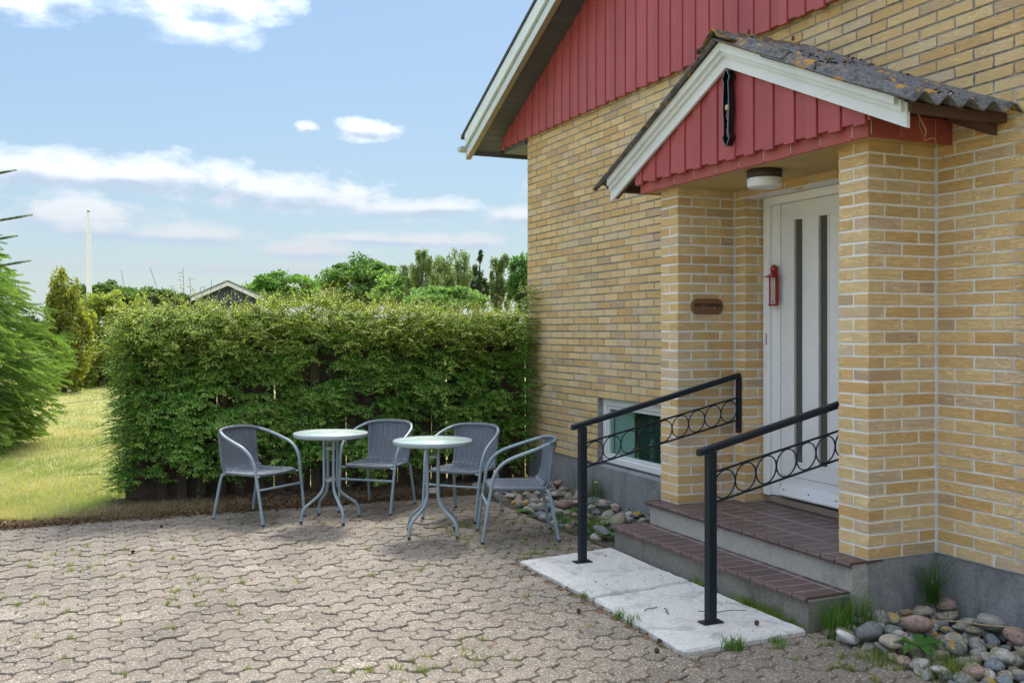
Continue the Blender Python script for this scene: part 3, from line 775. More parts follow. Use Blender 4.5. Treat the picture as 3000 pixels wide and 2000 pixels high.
# ---- porch slab, lintel and ceiling
m_=MB(); m_.box(-.560,.004,-.088,2.106,2.5375,2.60); m_.build('porch_ceiling',YPAINT,house)
lin=empty('lintel'); lin.parent=house
zl0,zl1=2.522,2.655
js=[-.108+.24*i for i in range(10)]
ys=[-.108,.012,.252,.492,.732,.972,1.212,1.452,1.692,1.932,2.126]
for a,b in zip(ys[:-1],ys[1:]): MB().cbox(-.582,-.562,a+.003,b-.003,zl0,zl1,.002).build('lintel_brick',REDL,lin)
xs=[-.561,-.36,-.12,.0]
for a,b in zip(xs[:-1],xs[1:]):
    MB().cbox(a+.002,b-.002,-.108,-.090,zl0,zl1,.002).build('lintel_brick',REDL,lin)
    MB().cbox(a+.002,b-.002,2.108,2.126,zl0,zl1,.002).build('lintel_brick',REDL,lin)
MB().box(-.5785,.003,-.1045,2.1225,2.5372,2.652).build('lintel_core',MORTAR,lin)
MB().box(-.569,.0,-.097,2.115,2.5275,2.5365).build('soffit_render',YPAINT,lin)
PY=1.009; PS=.45
def ptop(y): return 3.245-PS*abs(y-PY)
for i in range(13):
    y1=2.135-i*.181
    if y1-.0905>-.15: board(y1-.0880,y1-.0015,-.622,-.600,2.580+rng.uniform(-.002,.002),ptop,PY,'porch_board',REDW,house)
    ya=max(y1-.181+.003,-.15)
    if y1-.0905>ya+.02: board(ya,y1-.0905-.0014,-.612,-.590,2.596,ptop,PY,'porch_board',REDW,house)
m_=MB(); m_.prism([(-.14,2.66),(2.12,2.66),(2.12,ptop(2.12)),(PY,ptop(PY)),(-.14,ptop(-.14))],-.58,-.0,'x'); m_.build('porch_gable_core',BROWN,house)
# bargeboards in three steps
def pz(y,d): return 3.295-PS*abs(y-PY)+d
for s in (-1,1):
    for (x0,x1,d0,d1,ext) in ((-.650,-.630,-.150,-.030,1.435),(-.672,-.651,-.078,-.022,1.420),(-.698,-.673,-.052,.0,1.402)):
        e=PY+s*ext
        cut=.008
        pl=[(PY,pz(PY,d0)),(e,pz(e,d0)),(e,pz(e,d1)),(PY,pz(PY,d1))]
        m=MB(); m.prism(pl,x0,x1,'x'); m.build('porch_bargeboard',WHITEW,house)
    # eaves beam, rafter ends, block
    e=PY+s*1.455
    m=MB(); m.cbox(-.640,-.004,min(e,e-s*.045),max(e,e-s*.045),2.575,2.622,.004); m.build('eaves_beam',BROWN,house)
    for (xa,xb) in ((-.075,-.010),(-.640,-.600)):
        pl=[(PY+s*1.40,pz(PY+s*1.40,-.145)),(PY+s*1.15,pz(PY+s*1.15,-.145)),(PY+s*1.15,pz(PY+s*1.15,-.055)),(PY+s*1.40,pz(PY+s*1.40,-.055))]
        m=MB(); m.prism(pl,xa,xb,'x'); m.build('rafter',BROWN,house)
# corrugated sheets
def sheet(s,d0,d1,lift):
    """one corrugated sheet from d0 to d1 metres (plan) off the ridge on side s"""
    nx=5*10; xs=np.linspace(-.742,-.008,nx+1); nd=10; ds=np.linspace(d0,d1,nd+1); V=[]; F=[]
    for t in (0,-.0085):
        for d in ds:
            for x in xs:
                w=.0255*math.cos(2*math.pi*(x+.648)/.1475)
                V.append((x,PY+s*d,3.318-PS*d+w+t+lift+.002*math.sin(d*9+x*7)))
    n1=nx+1; o=n1*(nd+1)
    for a in range(nd):
        for b in range(nx):
            F.append((a*n1+b,a*n1+b+1,(a+1)*n1+b+1,(a+1)*n1+b)); F.append((o+a*n1+b,o+(a+1)*n1+b,o+(a+1)*n1+b+1,o+a*n1+b+1))
    for b in range(nx):
        for a in (0,nd): F.append((a*n1+b,a*n1+b+1,o+a*n1+b+1,o+a*n1+b))
    for a in range(nd):
        for b in (0,nx): F.append((a*n1+b,(a+1)*n1+b,o+(a+1)*n1+b,o+a*n1+b))
    m=MB(); m.add(V,F,True); return m
for s in (-1,1):
    sheet(s,.0,.60,.011).build('roof_sheet',ETERNIT,house)
    sheet(s,.45,1.545,0).build('roof_sheet',ETERNIT,house)
# ridge capping: two overlapping angled pieces with a rolled top
def cap(x0,x1,lift):
    pr=[]; 
    for y in np.linspace(-.165,.165,13):
        z=3.335-PS*abs(y)*.98+lift+(.030*math.exp(-(y/.035)**2))
        pr.append((PY+y,z))
    lo=[(p[0],p[1]-.012) for p in pr][::-1]
    n=18; V=[]; F=[]; P=pr+lo; k=len(P)
    for i in range(n+1):
        x=x0+(x1-x0)*i/n
        for j,p in enumerate(P): V.append((x+.006*math.sin(j*2.1),p[0]+rng.normal(0,.0012),p[1]+.003*math.sin(x*23+j)+rng.normal(0,.0016)))
    for i in range(n):
        for j in range(k): F.append((i*k+j,i*k+(j+1)%k,(i+1)*k+(j+1)%k,(i+1)*k+j))
    F.append(tuple(range(k))); F.append(tuple(range(n*k,n*k+k)))
    m=MB(); m.add(V,F,True); return m.build('ridge_cap',ETER2,house)
def m_et2():
    t=NT('mossy_ridge'); p=t.pos(); n=t.noise(p,22,6,.7); f=t.noise(p,80,5,.7)
    c=t.mix(t.ramp(f,[(.3,0),(.7,1)]),(.05,.045,.035),(.20,.19,.17)); c=t.mix(t.ramp(n,[(.48,0),(.56,.9)]),c,(.40,.24,.045)); c=t.mix(t.ramp(t.noise(p,35,5,.7),[(.55,0),(.62,.9)]),c,(.035,.028,.018))
    t.col(c); t.rough(1); t.bump(t.math('ADD',n,f),1.0,.012); return t.m
ETER2=m_et2()
cap(-.755,-.30,.004); cap(-.36,-.010,-.006)
for x in (-.50,-.16): MB().tube([(x,PY-.03,3.36),(x,PY-.03,3.385)],.009,8).build('roof_screw',RUST,house)
# moss tufts lying in the troughs
def lump_field(name, pts, mat, r0, r1, seed=3):
    ico=bmesh.new(); bmesh.ops.create_icosphere(ico,subdivisions=1,radius=1); PVv=np.array([v.co[:] for v in ico.verts]); PF=np.array([[v.index for v in f.verts] for f in ico.faces]); ico.free()
    r=np.random.default_rng(seed); m=len(pts); S=r.uniform(r0,r1,m); Ms=rotz(r.uniform(0,6.28,m))*S[:,None,None]; Ms[:,2,:]*=.6
    V,F=scatter(PVv,PF,Ms,np.array(pts)); V+=r.normal(0,r0*.25,V.shape); return fast_mesh(name,V,F,mat)
MOSS=m_soil('dark_moss',(.018,.012,.008),(.06,.04,.022),80); LICH=m_soil('orange_lichen',(.30,.15,.02),(.55,.30,.05),90)
pts=[]; lp=[]
for i in range(300):
    cl=i//9; r_=np.random.default_rng(cl); x=-.70+.66*r_.random(); d=.15+1.35*r_.random()
    x+=rng.normal(0,.018); d+=rng.normal(0,.03)
    if not(-.72<x<-.02 and .05<d<1.53): continue
    w=.0255*math.cos(2*math.pi*(x+.648)/.1475); (pts if cl%3 else lp).append((x,PY-d,3.318-PS*d+w+(.011 if d<.6 else 0)+.001))
mo=link('moss',lump_field('moss',pts,MOSS,.004,.011),house); tag(mo,kind='stuff')
mo=link('lichen',lump_field('lichen',lp,LICH,.003,.007,5),house); tag(mo,kind='stuff')
# ------------------------------------------------------------------ entrance steps
steps=empty('entrance_steps',(-.4,1.0,0),0,'two brown tiled steps with concrete risers leading to the white door','steps')
def W(o):           # child built in world coordinates
    o.location=(-steps.location[0]+o.location[0],-steps.location[1]+o.location[1],o.location[2]); return o
m_=MB(); m_.box(-.575,.17,.012,2.004,-.05,.308); W(m_.build('landing_base',STEPC,steps))
m_=MB(); m_.box(-.845,-.574,.034,2.03,-.05,.152); W(m_.build('step_base',STEPD,steps))
m_=MB(); m_.box(-.590,.171,.2225,1.795,.309,.3342); m_.box(-.590,-.482,.008,.2225,.309,.3342); m_.box(-.590,-.482,1.795,2.0,.309,.3342); W(m_.build('grout',GROUT,steps))
m_=MB(); m_.box(-.862,-.58,.030,2.03,.153,.1792); W(m_.build('grout',GROUT,steps))
def tile(x0,x1,y0,y1,z1,nose=False,th=.012):
    m=MB(); j=.0036
    if nose:
        # bull-nosed front edge turning down over the riser
        pr=[(x1-j,z1),(x0+.016,z1),(x0+.006,z1-.004),(x0,z1-.014),(x0+.002,z1-.028),(x0+.014,z1-.032),(x0+.020,z1-.014),(x1-j,z1-.012)]
        m.prism(pr,y0+j,y1-j,'y')
    else: m.cbox(x0+j,x1-j,y0+j,y1-j,z1-th,z1,.0015)
    return W(m.build('tile',TILE,steps))
TW=.1150
def trow(x0,x1,ya,yb,z,off,nose=False,tw=TW):
    n0=math.floor((ya-off)/tw)
    for n in range(n0,math.ceil((yb-off)/tw)+1):
        a=max(ya,off+n*tw); b=min(yb,off+(n+1)*tw)
        if b-a>.02: tile(x0,x1,a,b,z,nose)
zt1=.335
trow(-.605,-.372,-.012,.2225-.001,zt1,.0 ,True); 
trow(-.605,-.372,.2235,1.794,zt1,-.01,True); trow(-.605,-.372,1.796,2.03,zt1,-.01,True)
trow(-.372,-.137,.2235,1.794,zt1,.045); trow(-.137,.098,.2235,1.794,zt1,-.01); trow(.098,.171,.2235,1.794,zt1,.03)
trow(-.876,-.632,.020,2.045,.18,.012,True)
ys=[.020]; 
while ys[-1]<2.04: ys.append(min(2.045,ys[-1]+(.24 if len(ys)%4==2 else .12)))
for a,b in zip(ys[:-1],ys[1:]): 
    if b-a>.02: tile(-.632,-.577,a,b,.18)

# ------------------------------------------------------------------ railings
def railing(Y,label,k):
    r=empty('handrail',(-1.255,Y,.024),0,label,'handrail','iron handrails of the steps')
    sl=.2395; X0=-1.255
    L=lambda x,y,z:(x-X0,y,z-.024)
    MB().cbox(-.024,.024,-.024,.024,.004,.885,.003).build('post',IRON,r)
    bp=MB().cbox(-.060,.060,-.035,.035,.0,.007,.002).build('base_plate',IRON,r)
    for x in (-.045,.045): MB().tube([(x,.0,.007),(x,.0,.014)],.008,6).build('bolt',RUST,bp)
    # top rail: flat bar on edge, rising to the wall
    def zr(x): return .925+sl*(x+1.32)-.024
    m=MB(); xs=(-1.33-X0,-.012-X0)
    P=[]
    for x in xs:
        z=.910-.024+sl*(x+X0+1.32)
        P+= [(x,-.020,z-.017),(x,.020,z-.017),(x,.022,z+.009),(x,.015,z+.017),(x,-.015,z+.017),(x,-.022,z+.009)]
    m.add(P,[(0,1,2,3,4,5)[::-1],(6,7,8,9,10,11)]+[(i,(i+1)%6,6+(i+1)%6,6+i) for i in range(6)]); m.build('top_rail',IRON,r)
    wb=MB().cbox(-.014-X0-.010,-.014-X0+.012,-.022,.022,.82-.024,1.215-.024,.003).build('wall_bracket',IRON,r)
    for z in (.845,1.165): MB().tube([(-.024-X0,0,z-.024),(-.030-X0,0,z-.024)],.008,6).build('bolt',RUST,wb)
    x0,x1=.024,-.026-X0
    for zz in (.798,.640):
        za=zz-.024+.004; zb=za+sl*(x1-x0)*.915
        MB().tube([(x0,0,za),(x1,0,zb)],.0066,8).build('lower_rail',IRON,r)
    n=9; s2=sl*.915
    for i in range(n):
        t=(i+.47)/n*(x1-x0); cx=x0+t; cz=(.719-.024+.004)+s2*t
        ring=[]
        for a in np.linspace(0,2*math.pi,33)[:-1]:
            u=.066*math.cos(a); v=.0725*math.sin(a); ring.append((cx+u,0,cz+v+u*s2))
        MB().tube(ring,.0050,8,closed=True,flat=.75).build('ring',IRON,r)
    return r
railing(1.735,'black iron ring handrail, the farther one, beside the left porch pillar',0)
railing(.300,'black iron ring handrail, the nearer one, passing behind the right porch pillar',1)

# ------------------------------------------------------------------ porch lamp
lp=empty('ceiling_lamp',(-.40,.955,2.527),0,'round porch ceiling lamp with rusty brown collar and white shade','lamp')
MB().lathe([(.100,0),(.107,-.003),(.107,-.052),(.104,-.054)],32).build('collar',mat_simple('rusty_dark_metal',(.055,.034,.028),.7,.6,40,.001),lp)
MB().lathe([(.103,-.053),(.105,-.056),(.105,-.098),(.099,-.108),(.085,-.112),(.0,-.113)],32,cap0=False,cap1=False).build('shade',WHITEP,lp)
# ------------------------------------------------------------------ old lamp bracket on the porch gable
br=empty('lamp_backplate',(-.622,.985,2.66),0,'ornate black empty lamp backplate with loose wires on the red porch gable','backplate')
BLK=mat_simple('black_enamel',(.006,.008,.011),.22,.2,30)
H_=.462
half=[(.0,0),(.018,.006),(.024,.022),(.034,.034),(.038,.052),(.032,.066),(.027,.078),(.030,.16),(.035,.22),(.033,.28),(.028,.36),(.026,.385),(.034,.397),(.039,.412),(.034,.428),(.025,.437),(.021,.453),(.010,.462)]
outl=[(x,z) for x,z in half]+[(-x,z) for x,z in half[::-1] if x>0]
def inset(o,d): return [tuple(p) for p in shrink([np.array(q) for q in o],d)]
m=MB(); n=len(outl); i1=inset(outl,.009)
x0,x1,x2=0,-.042,-.012
V=[(x0,y,z) for y,z in outl]+[(x1,y,z) for y,z in outl]+[(x1,y,z) for y,z in i1]+[(x2,y,z) for y,z in i1]
F=[(k*n+i,k*n+(i+1)%n,(k+1)*n+(i+1)%n,(k+1)*n+i) for k in range(3) for i in range(n)]+[tuple(range(3*n,4*n))]
m.add(V,F); m.build('housing',BLK,br)
MB().tube([(-.043,y,z) for y,z in inset(outl,.0045)],.0036,6,closed=True).build('rim',mat_simple('rim_highlight',(.12,.16,.20),.2),br)  # rim coloured lighter than the housing as a painted highlight
MB().cbox(-.03,-.013,-.014,.012,.255,.275,.002).build('clip',BLK,br)
MB().cbox(-.040,-.014,-.017,.014,.220,.250,.003).build('terminal_block',mat_simple('terminal_block',(.60,.42,.22),.5,.3,60),br)
WIRE=mat_simple('copper_wire',(.50,.27,.19),.45)
for s in (-1,1):
    MB().tube(smooth_path([(-.026,.000+.006*s,.222),(-.030,.008*s-.002,.18),(-.026,-.006*s,.13),(-.028,.007*s,.10),(-.020,.010*s+.004,.06 if s>0 else .045)],5),.0034,6).build('wire',WIRE,br)
for z in (.045,.412): MB().tube([(-.012,0,z),(-.022,0,z)],.007,8).build('screw',mat_simple('zinc',(.5,.52,.54),.35,metallic=.8),br)

# ------------------------------------------------------------------ name plate with carved lettering
PLATEW=m_wood_paint('varnished_oak',(.135,.060,.024),(.24,.115,.045),(.33,.22,.13),.5,'x',.4)
np_=empty('name_plate',(-.242,1.7945,1.655),0,'small oval wooden name plate with dark carved letters on the inner pillar','name plate')
def stad(w,h,r,n=5):
    o=[]
    for (cx,cz,a0) in ((w/2-r,h-r,0),(-w/2+r,h-r,90),(-w/2+r,r,180),(w/2-r,r,270)):
        for k in range(n+1):
            a=R(a0+90*k/n); o.append((cx+r*math.cos(a),cz+r*math.sin(a)))
    return o
o1=stad(.262,.108,.045); o2=inset(o1,.006); m=MB(); n=len(o1)
V=[(x,0,z) for x,z in o1]+[(x,-.012,z) for x,z in o1]+[(x,-.018,z) for x,z in o2]
F=[(k*n+i,k*n+(i+1)%n,(k+1)*n+(i+1)%n,(k+1)*n+i) for k in range(2) for i in range(n)]+[tuple(range(2*n,3*n))]
m.add(V,F); m.build('board',PLATEW,np_)
LETT=mat_simple('burnt_letters',(.012,.009,.007),.8)
def text_mesh(txt,size,name,mat,parent,loc,rot,ext=.0006):
    cu=bpy.data.curves.new(name,'FONT'); cu.body=txt; cu.size=size; cu.extrude=ext; cu.align_x='CENTER'; cu.align_y='CENTER'; cu.offset=.0006
    ob=bpy.data.objects.new(name,cu); COL.objects.link(ob); dg=bpy.context.evaluated_depsgraph_get(); me=bpy.data.meshes.new_from_object(ob.evaluated_get(dg)); bpy.data.objects.remove(ob)
    me.materials.clear(); me.materials.append(mat); return link(name,me,parent,loc,rot)
text_mesh('GERT S\u00d8RENSEN',.030,'lettering',LETT,np_,(0,-.0188,.061),(R(90),R(1.2),0))
for x in (-.035,.052): MB().tube([(x,-.018,.044),(x,-.0205,.044)],.0045,8).build('screw',mat_simple('zinc_screw',(.45,.47,.5),.4,metallic=.7),np_)

# ------------------------------------------------------------------ thermometer on the door frame
th=empty('thermometer',(.150,1.545,1.712),0,'red wooden thermometer with little roof on the white door frame','thermometer')
REDP=mat_simple('red_lacquer',(.30,.012,.018),.35,.15,40)
bo=[(-.040,0),(.040,0),(.040,.205),(.014,.213),(.026,.232),(.032,.252),(.026,.272),(.010,.283),(-.010,.283),(-.026,.272),(-.032,.252),(-.026,.232),(-.014,.213),(-.040,.205)]
m=MB(); m.prism([(y,z) for y,z in bo],-.012,0,'x'); m.build('backboard',REDP,th)
MB().cbox(-.020,-.0115,-.0385,-.028,.008,.200,.001).build('side_rail',REDP,th); MB().cbox(-.020,-.0115,.028,.0385,.008,.200,.001).build('side_rail',REDP,th)
MB().prism([(-.004,.212),(-.052,.196),(-.050,.203),(-.004,.222)],-.048,.048,'y').build('little_roof',REDP,th)
MB().cbox(-.026,-.0115,-.042,.042,.0,.008,.001).build('sill',REDP,th)
sc_=MB().box(-.0135,-.012,-.027,.027,.012,.196).build('scale',mat_simple('scale_white',(.66,.64,.64),.5),th)
for y in (-.009,.009): MB().tube([(-.0155,y,.03),(-.0155,y,.185)],.0022,6).build('tube',mat_simple('glass_tube',(.25,.24,.25),.15),th)
m=MB()
for i in range(22):
    z=.03+i*.0068
    for y0,y1 in ((-.025,-.016-(.0 if i%5 else -.003)),(.016-(0 if i%5 else .003),.025)): m.box(-.0139,-.0136,y0,y1,z,z+.0016)
m.build('graduation',mat_simple('scale_ink',(.12,.08,.08),.7),sc_)
MB().lathe([(.0,0),(.006,.004),(.006,.010),(.0,.014)],8,(-.0165,0,.018)).build('bulb',mat_simple('bulb_dark',(.03,.05,.06),.2),th)
MB().tube([(-.012,0,.256),(-.016,0,.256)],.006,8).build('nail',mat_simple('nail_zinc',(.6,.6,.6),.4),th)

# dry tendril hanging from the porch eaves
m=MB(); m.tube(smooth_path([(-.56,-.40,2.59),(-.52,-.39,2.55),(-.50,-.40,2.50),(-.49,-.38,2.46),(-.45,-.40,2.47),(-.38,-.36,2.44),(-.30,-.34,2.37)],6),[.004]*13+[.0028]*24,5)
m.tube([(-.53,-.39,2.57),(-.50,-.36,2.53),(-.49,-.37,2.49)],.002,5)
tv=m.build('dry_tendril',mat_simple('dry_stem',(.34,.21,.11),.9)); tag(tv,'thin brown dried tendril dangling under the porch eaves','twig')

# ------------------------------------------------------------------ bistro chairs
def m_metal():
    t=NT('grey_blue_lacquer'); p=t.objc(); n=t.noise(p,18,5,.6); f=t.noise(p,140,4,.7)
    c=t.mix(n,(.22,.30,.36),(.30,.38,.43)); c=t.mix(t.ramp(f,[(.62,0),(.72,.5)]),c,(.33,.38,.40)); c=t.mix(t.ramp(t.noise(p,35,5,.7),[(.63,0),(.70,.7)]),c,(.075,.095,.115))
    t.col(c); t.rough(.42); t.b.inputs['Specular IOR Level'].default_value=.6; t.bump(f,.2,.0008); return t.m
CHM=m_metal()
def m_rattan():
    t=NT('woven_resin'); p=t.objc(); x,y,z=t.sep(p)
    s=t.math('ADD',x,t.math('MULTIPLY',z,1.0)); wv=t.math('SINE',t.math('MULTIPLY',s,2*math.pi/.0085)); 
    ph=t.math('SINE',t.math('MULTIPLY',y,2*math.pi/.045)); h=t.math('MULTIPLY',wv,t.math('ADD',t.math('MULTIPLY',ph,.2),.8))
    n=t.noise(p,30,4); c=t.mix(n,(.22,.26,.315),(.33,.38,.44)); c=t.mix(t.ramp(h,[(.0,.75),(.5,0)]),c,(.05,.062,.08))
    t.col(c); t.rough(.5); t.bump(h,1.0,.0035); return t.m
RAT=m_rattan()
def m_wrap():
    t=NT('resin_wrap'); p=t.objc(); x,y,z=t.sep(p); s=t.math('ADD',t.math('ADD',x,y),z); wv=t.math('SINE',t.math('MULTIPLY',s,2*math.pi/.0075))
    n=t.noise(p,30,4); t.col(t.mix(n,(.17,.205,.25),(.25,.285,.335))); t.rough(.5); t.bump(wv,.8,.002); return t.m
WRAP=m_wrap()
FEET=mat_simple('rubber_foot',(.02,.025,.03),.7)
def make_chair():
    c=empty('bistro_chair')
    rt=.0125
    # front legs run on as arms and meet in the top of the back
    def side(s,n=7):
        return [(.292,s*.238,.0),(.262,s*.246,.20),(.236,s*.252,.36),(.220,s*.258,.46),(.180,s*.266,.545),(.105,s*.272,.605),(.0,s*.270,.645),(-.11,s*.255,.682),(-.200,s*.215,.712)]
    for s in (-1,1):
        P=smooth_path(side(s),6); k=int(len(P)*.34)
        MB().tube(P[:k+1],rt,10).build('front_leg',CHM,c)
        MB().tube(P[k:],rt,10).build('armrest',CHM,c)
        R_=smooth_path([(-.165,s*.185,.372),(-.188,s*.196,.366),(-.206,s*.204,.330),(-.238,s*.214,.17),(-.272,s*.222,.0)],5)
        MB().tube(R_,rt,10).build('rear_leg',CHM,c)
        MB().tube([(.236,s*.252,.375),(.215,s*.205,.378)],.008,8).build('seat_bracket',CHM,c)
        MB().tube(smooth_path([(-.175,s*.188,.385),(-.198,s*.190,.44),(-.218,s*.196,.58),(-.226,s*.202,.705)],5),.0125,10).build('back_rail',WRAP,c)
    top=smooth_path([(-.200,.215,.712),(-.246,.165,.724),(-.272,.09,.730),(-.280,0,.732),(-.272,-.09,.730),(-.246,-.165,.724),(-.200,-.215,.712)],5)
    MB().tube(top,.0150,10).build('top_rail',WRAP,c)
    MB().tube([(.255,-.247,.278),(.257,0,.278),(.255,.247,.278)],.0095,8).build('stretcher',CHM,c)
    # seat frame
    fr=smooth_path([(.215,-.165,.388),(.222,0,.384),(.215,.165,.388),(.190,.205,.389),(.0,.205,.386),(-.145,.195,.384),(-.175,.17,.384),(-.185,0,.384),(-.175,-.17,.384),(-.145,-.195,.384),(.0,-.205,.386),(.190,-.205,.389)],4,True)
    MB().tube(fr,.0155,10,closed=True).build('seat_frame',WRAP,c)
    # woven seat and back: one sheet running from the front edge up the back, fluted lengthwise
    path=smooth_path([(.215,.395),(.10,.385),(-.03,.380),(-.12,.388),(-.165,.410),(-.188,.455),(-.205,.53),(-.218,.62),(-.232,.72)],5)
    nw=64; V=[]; F=[]; L=len(path)
    for t in (0,-1):
        for i,(x,z) in enumerate(path):
            up=max(0,min(1,(z-.40)/.15)); w=.198+.002*up
            bow=.050*max(0,min(1,(z-.42)/.28))
            dx,dz=(path[min(i+1,L-1)][0]-path[max(i-1,0)][0],path[min(i+1,L-1)][1]-path[max(i-1,0)][1]); l=math.hypot(dx,dz); nx,nz=-dz/l,dx/l
            nx,nz=(-nx,-nz)
            for j in range(nw+1):
                y=-w+2*w*j/nw; fl=.0042*math.cos(2*math.pi*y/.0245)+t*.006
                bx=-bow*(1-(y/w)**2)
                V.append((x+bx-nx*fl,y,z-nz*fl))
    n1=nw+1; o=L*n1
    for i in range(L-1):
        for j in range(nw):
            F.append((i*n1+j,i*n1+j+1,(i+1)*n1+j+1,(i+1)*n1+j)); F.append((o+i*n1+j,o+(i+1)*n1+j,o+(i+1)*n1+j+1,o+i*n1+j+1))
    m=MB(); m.add(V,F,True); m.build('woven_seat_and_back',RAT,c)
    # the basket-weave lozenge in the back
    for r_ in range(7):
        z=.555+r_*.0175; k=[2,3,4,5,4,3,2][r_]
        for q in range(k):
            y=(q-(k-1)/2)*.030; bow=.050*max(0,min(1,(z-.42)/.28))*(1-(y/.2)**2); x=-.205-.012*(z-.53)/.09*1.1-bow+.004
            x=np.interp(z,[p[1] for p in path[20:]],[p[0] for p in path[20:]])-bow+.0035
            MB().cbox(-.0035,.0025,-.0135,.0135,-.0066,.0066,.0022).build('weave_band',WRAP,c,loc=(x,y,z),rot=(0,R(-5),0))
    for (x,y) in ((.292,.238),(.292,-.238),(-.272,.222),(-.272,-.222)): MB().lathe([(.0145,0),(.0145,.014),(.0128,.016)],10,(x,y,-.002)).build('foot_cap',FEET,c)
    return c
chair=make_chair()
def put_chair(o,x,y,fx,fy,label):
    o.location=(x,y,.002); o.rotation_euler=(0,0,math.atan2(fy,fx)); tag(o,label,'chair','blue-grey bistro chairs')
put_chair(chair,-2.955,4.235,.30,-.40,'blue-grey woven bistro chair standing apart on the left of the tables')
put_chair(copy_tree(chair),-1.915,4.28,-.62,-.72,'blue-grey woven bistro chair behind and between the two tables')
put_chair(copy_tree(chair),-1.345,3.685,-.66,-.62,'blue-grey woven bistro chair behind the right-hand table')
put_chair(copy_tree(chair),-1.270,2.735,-.955,.29,'blue-grey woven bistro chair seen from the side, nearest the house')

# ------------------------------------------------------------------ bistro tables
def m_frost():
    t=NT('frosted_glass_top'); p=t.objc(); n=t.noise(p,9,4); t.col(t.mix(n,(.40,.52,.47),(.50,.60,.55))); t.rough(.28); t.b.inputs['Specular IOR Level'].default_value=.6
    t.bump(t.noise(p,120,3),.15,.001); return t.m
FROST=m_frost(); RIM=mat_simple('rim_grey',(.30,.37,.40),.4,.15,20); COLL=mat_simple('collar_pvc',(.42,.40,.40),.5,.15,30)
def make_table():
    t=empty('bistro_table')
    MB().lathe([(.288,.678),(.297,.680),(.3005,.688),(.3005,.705),(.297,.711),(.288,.712),(.286,.709)],64,cap0=False,cap1=False).build('rim',RIM,t)
    MB().lathe([(.0,.702),(.287,.702),(.287,.708),(.0,.7085)],64,cap0=False,cap1=False).build('glass_top',FROST,t)
    MB().lathe([(.0,.676),(.288,.676),(.288,.680)],48,cap0=False,cap1=False).build('under_tray',RIM,t)
    for k in range(4):
        a=R(90*k); ca,sa=math.cos(a),math.sin(a)
        P=smooth_path([(.060,.676),(.058,.50),(.057,.34),(.062,.275),(.095,.215),(.165,.160),(.215,.125),(.243,.080),(.250,.03),(.252,.0)],5)
        MB().tube([(r_*ca,r_*sa,z) for r_,z in P],.0118,10).build('leg',CHM,t)
        MB().lathe([(.0135,0),(.0135,.018),(.012,.02)],10,(.252*ca,.252*sa,-.002)).build('foot_cap',FEET,t)
    for z in (.575,.315):
        MB().lathe([(.028,0),(.046,0),(.048,.004),(.048,.020),(.046,.024),(.028,.024),(.028,0)],24,(0,0,z),cap0=False,cap1=False).build('collar',COLL,t)
    return t
tb=make_table()
tb.location=(-2.425,3.905,.002); tb.rotation_euler=(0,0,R(10)); tag(tb,'round glass-topped bistro table, the farther left one','table','round bistro tables')
t2=copy_tree(tb); t2.location=(-1.836,3.068,.002); t2.rotation_euler=(0,0,R(28)); tag(t2,'round glass-topped bistro table, the nearer right one','table','round bistro tables')

# ------------------------------------------------------------------ stones along the plinth
STONE=m_stone()
def stone_mesh(k):
    r=np.random.default_rng(50+k); bm=bmesh.new(); bmesh.ops.create_icosphere(bm,subdivisions=3,radius=1)
    ax=r.normal(0,1,(7,3)); ax/=np.linalg.norm(ax,axis=1)[:,None]; am=r.uniform(-.24,.18,7)
    fl=r.normal(0,1,(6,3)); fl/=np.linalg.norm(fl,axis=1)[:,None]
    for v in bm.verts:
        d=np.array(v.co); s=1+sum(a*max(0,float(d@q))**3 for a,q in zip(am,ax))
        for q in fl:
            h=float(d@q)*s
            if h>.72: s*=1-(h-.72)*.85
        v.co=Vector(d*s)
    me=bpy.data.meshes.new('stone'); bm.to_mesh(me); bm.free(); me.materials.append(STONE); me.polygons.foreach_set('use_smooth',[True]*len(me.polygons)); return me
SM=[stone_mesh(k) for k in range(10)]
TONES=[('grey',(.27,.265,.25)),('dark grey',(.13,.135,.14)),('tan',(.33,.29,.22)),('olive brown',(.20,.18,.125)),('reddish',(.31,.205,.175)),('pale',(.42,.40,.36)),('blue-grey',(.17,.20,.215)),('yellow-lichened',(.25,.24,.21))]
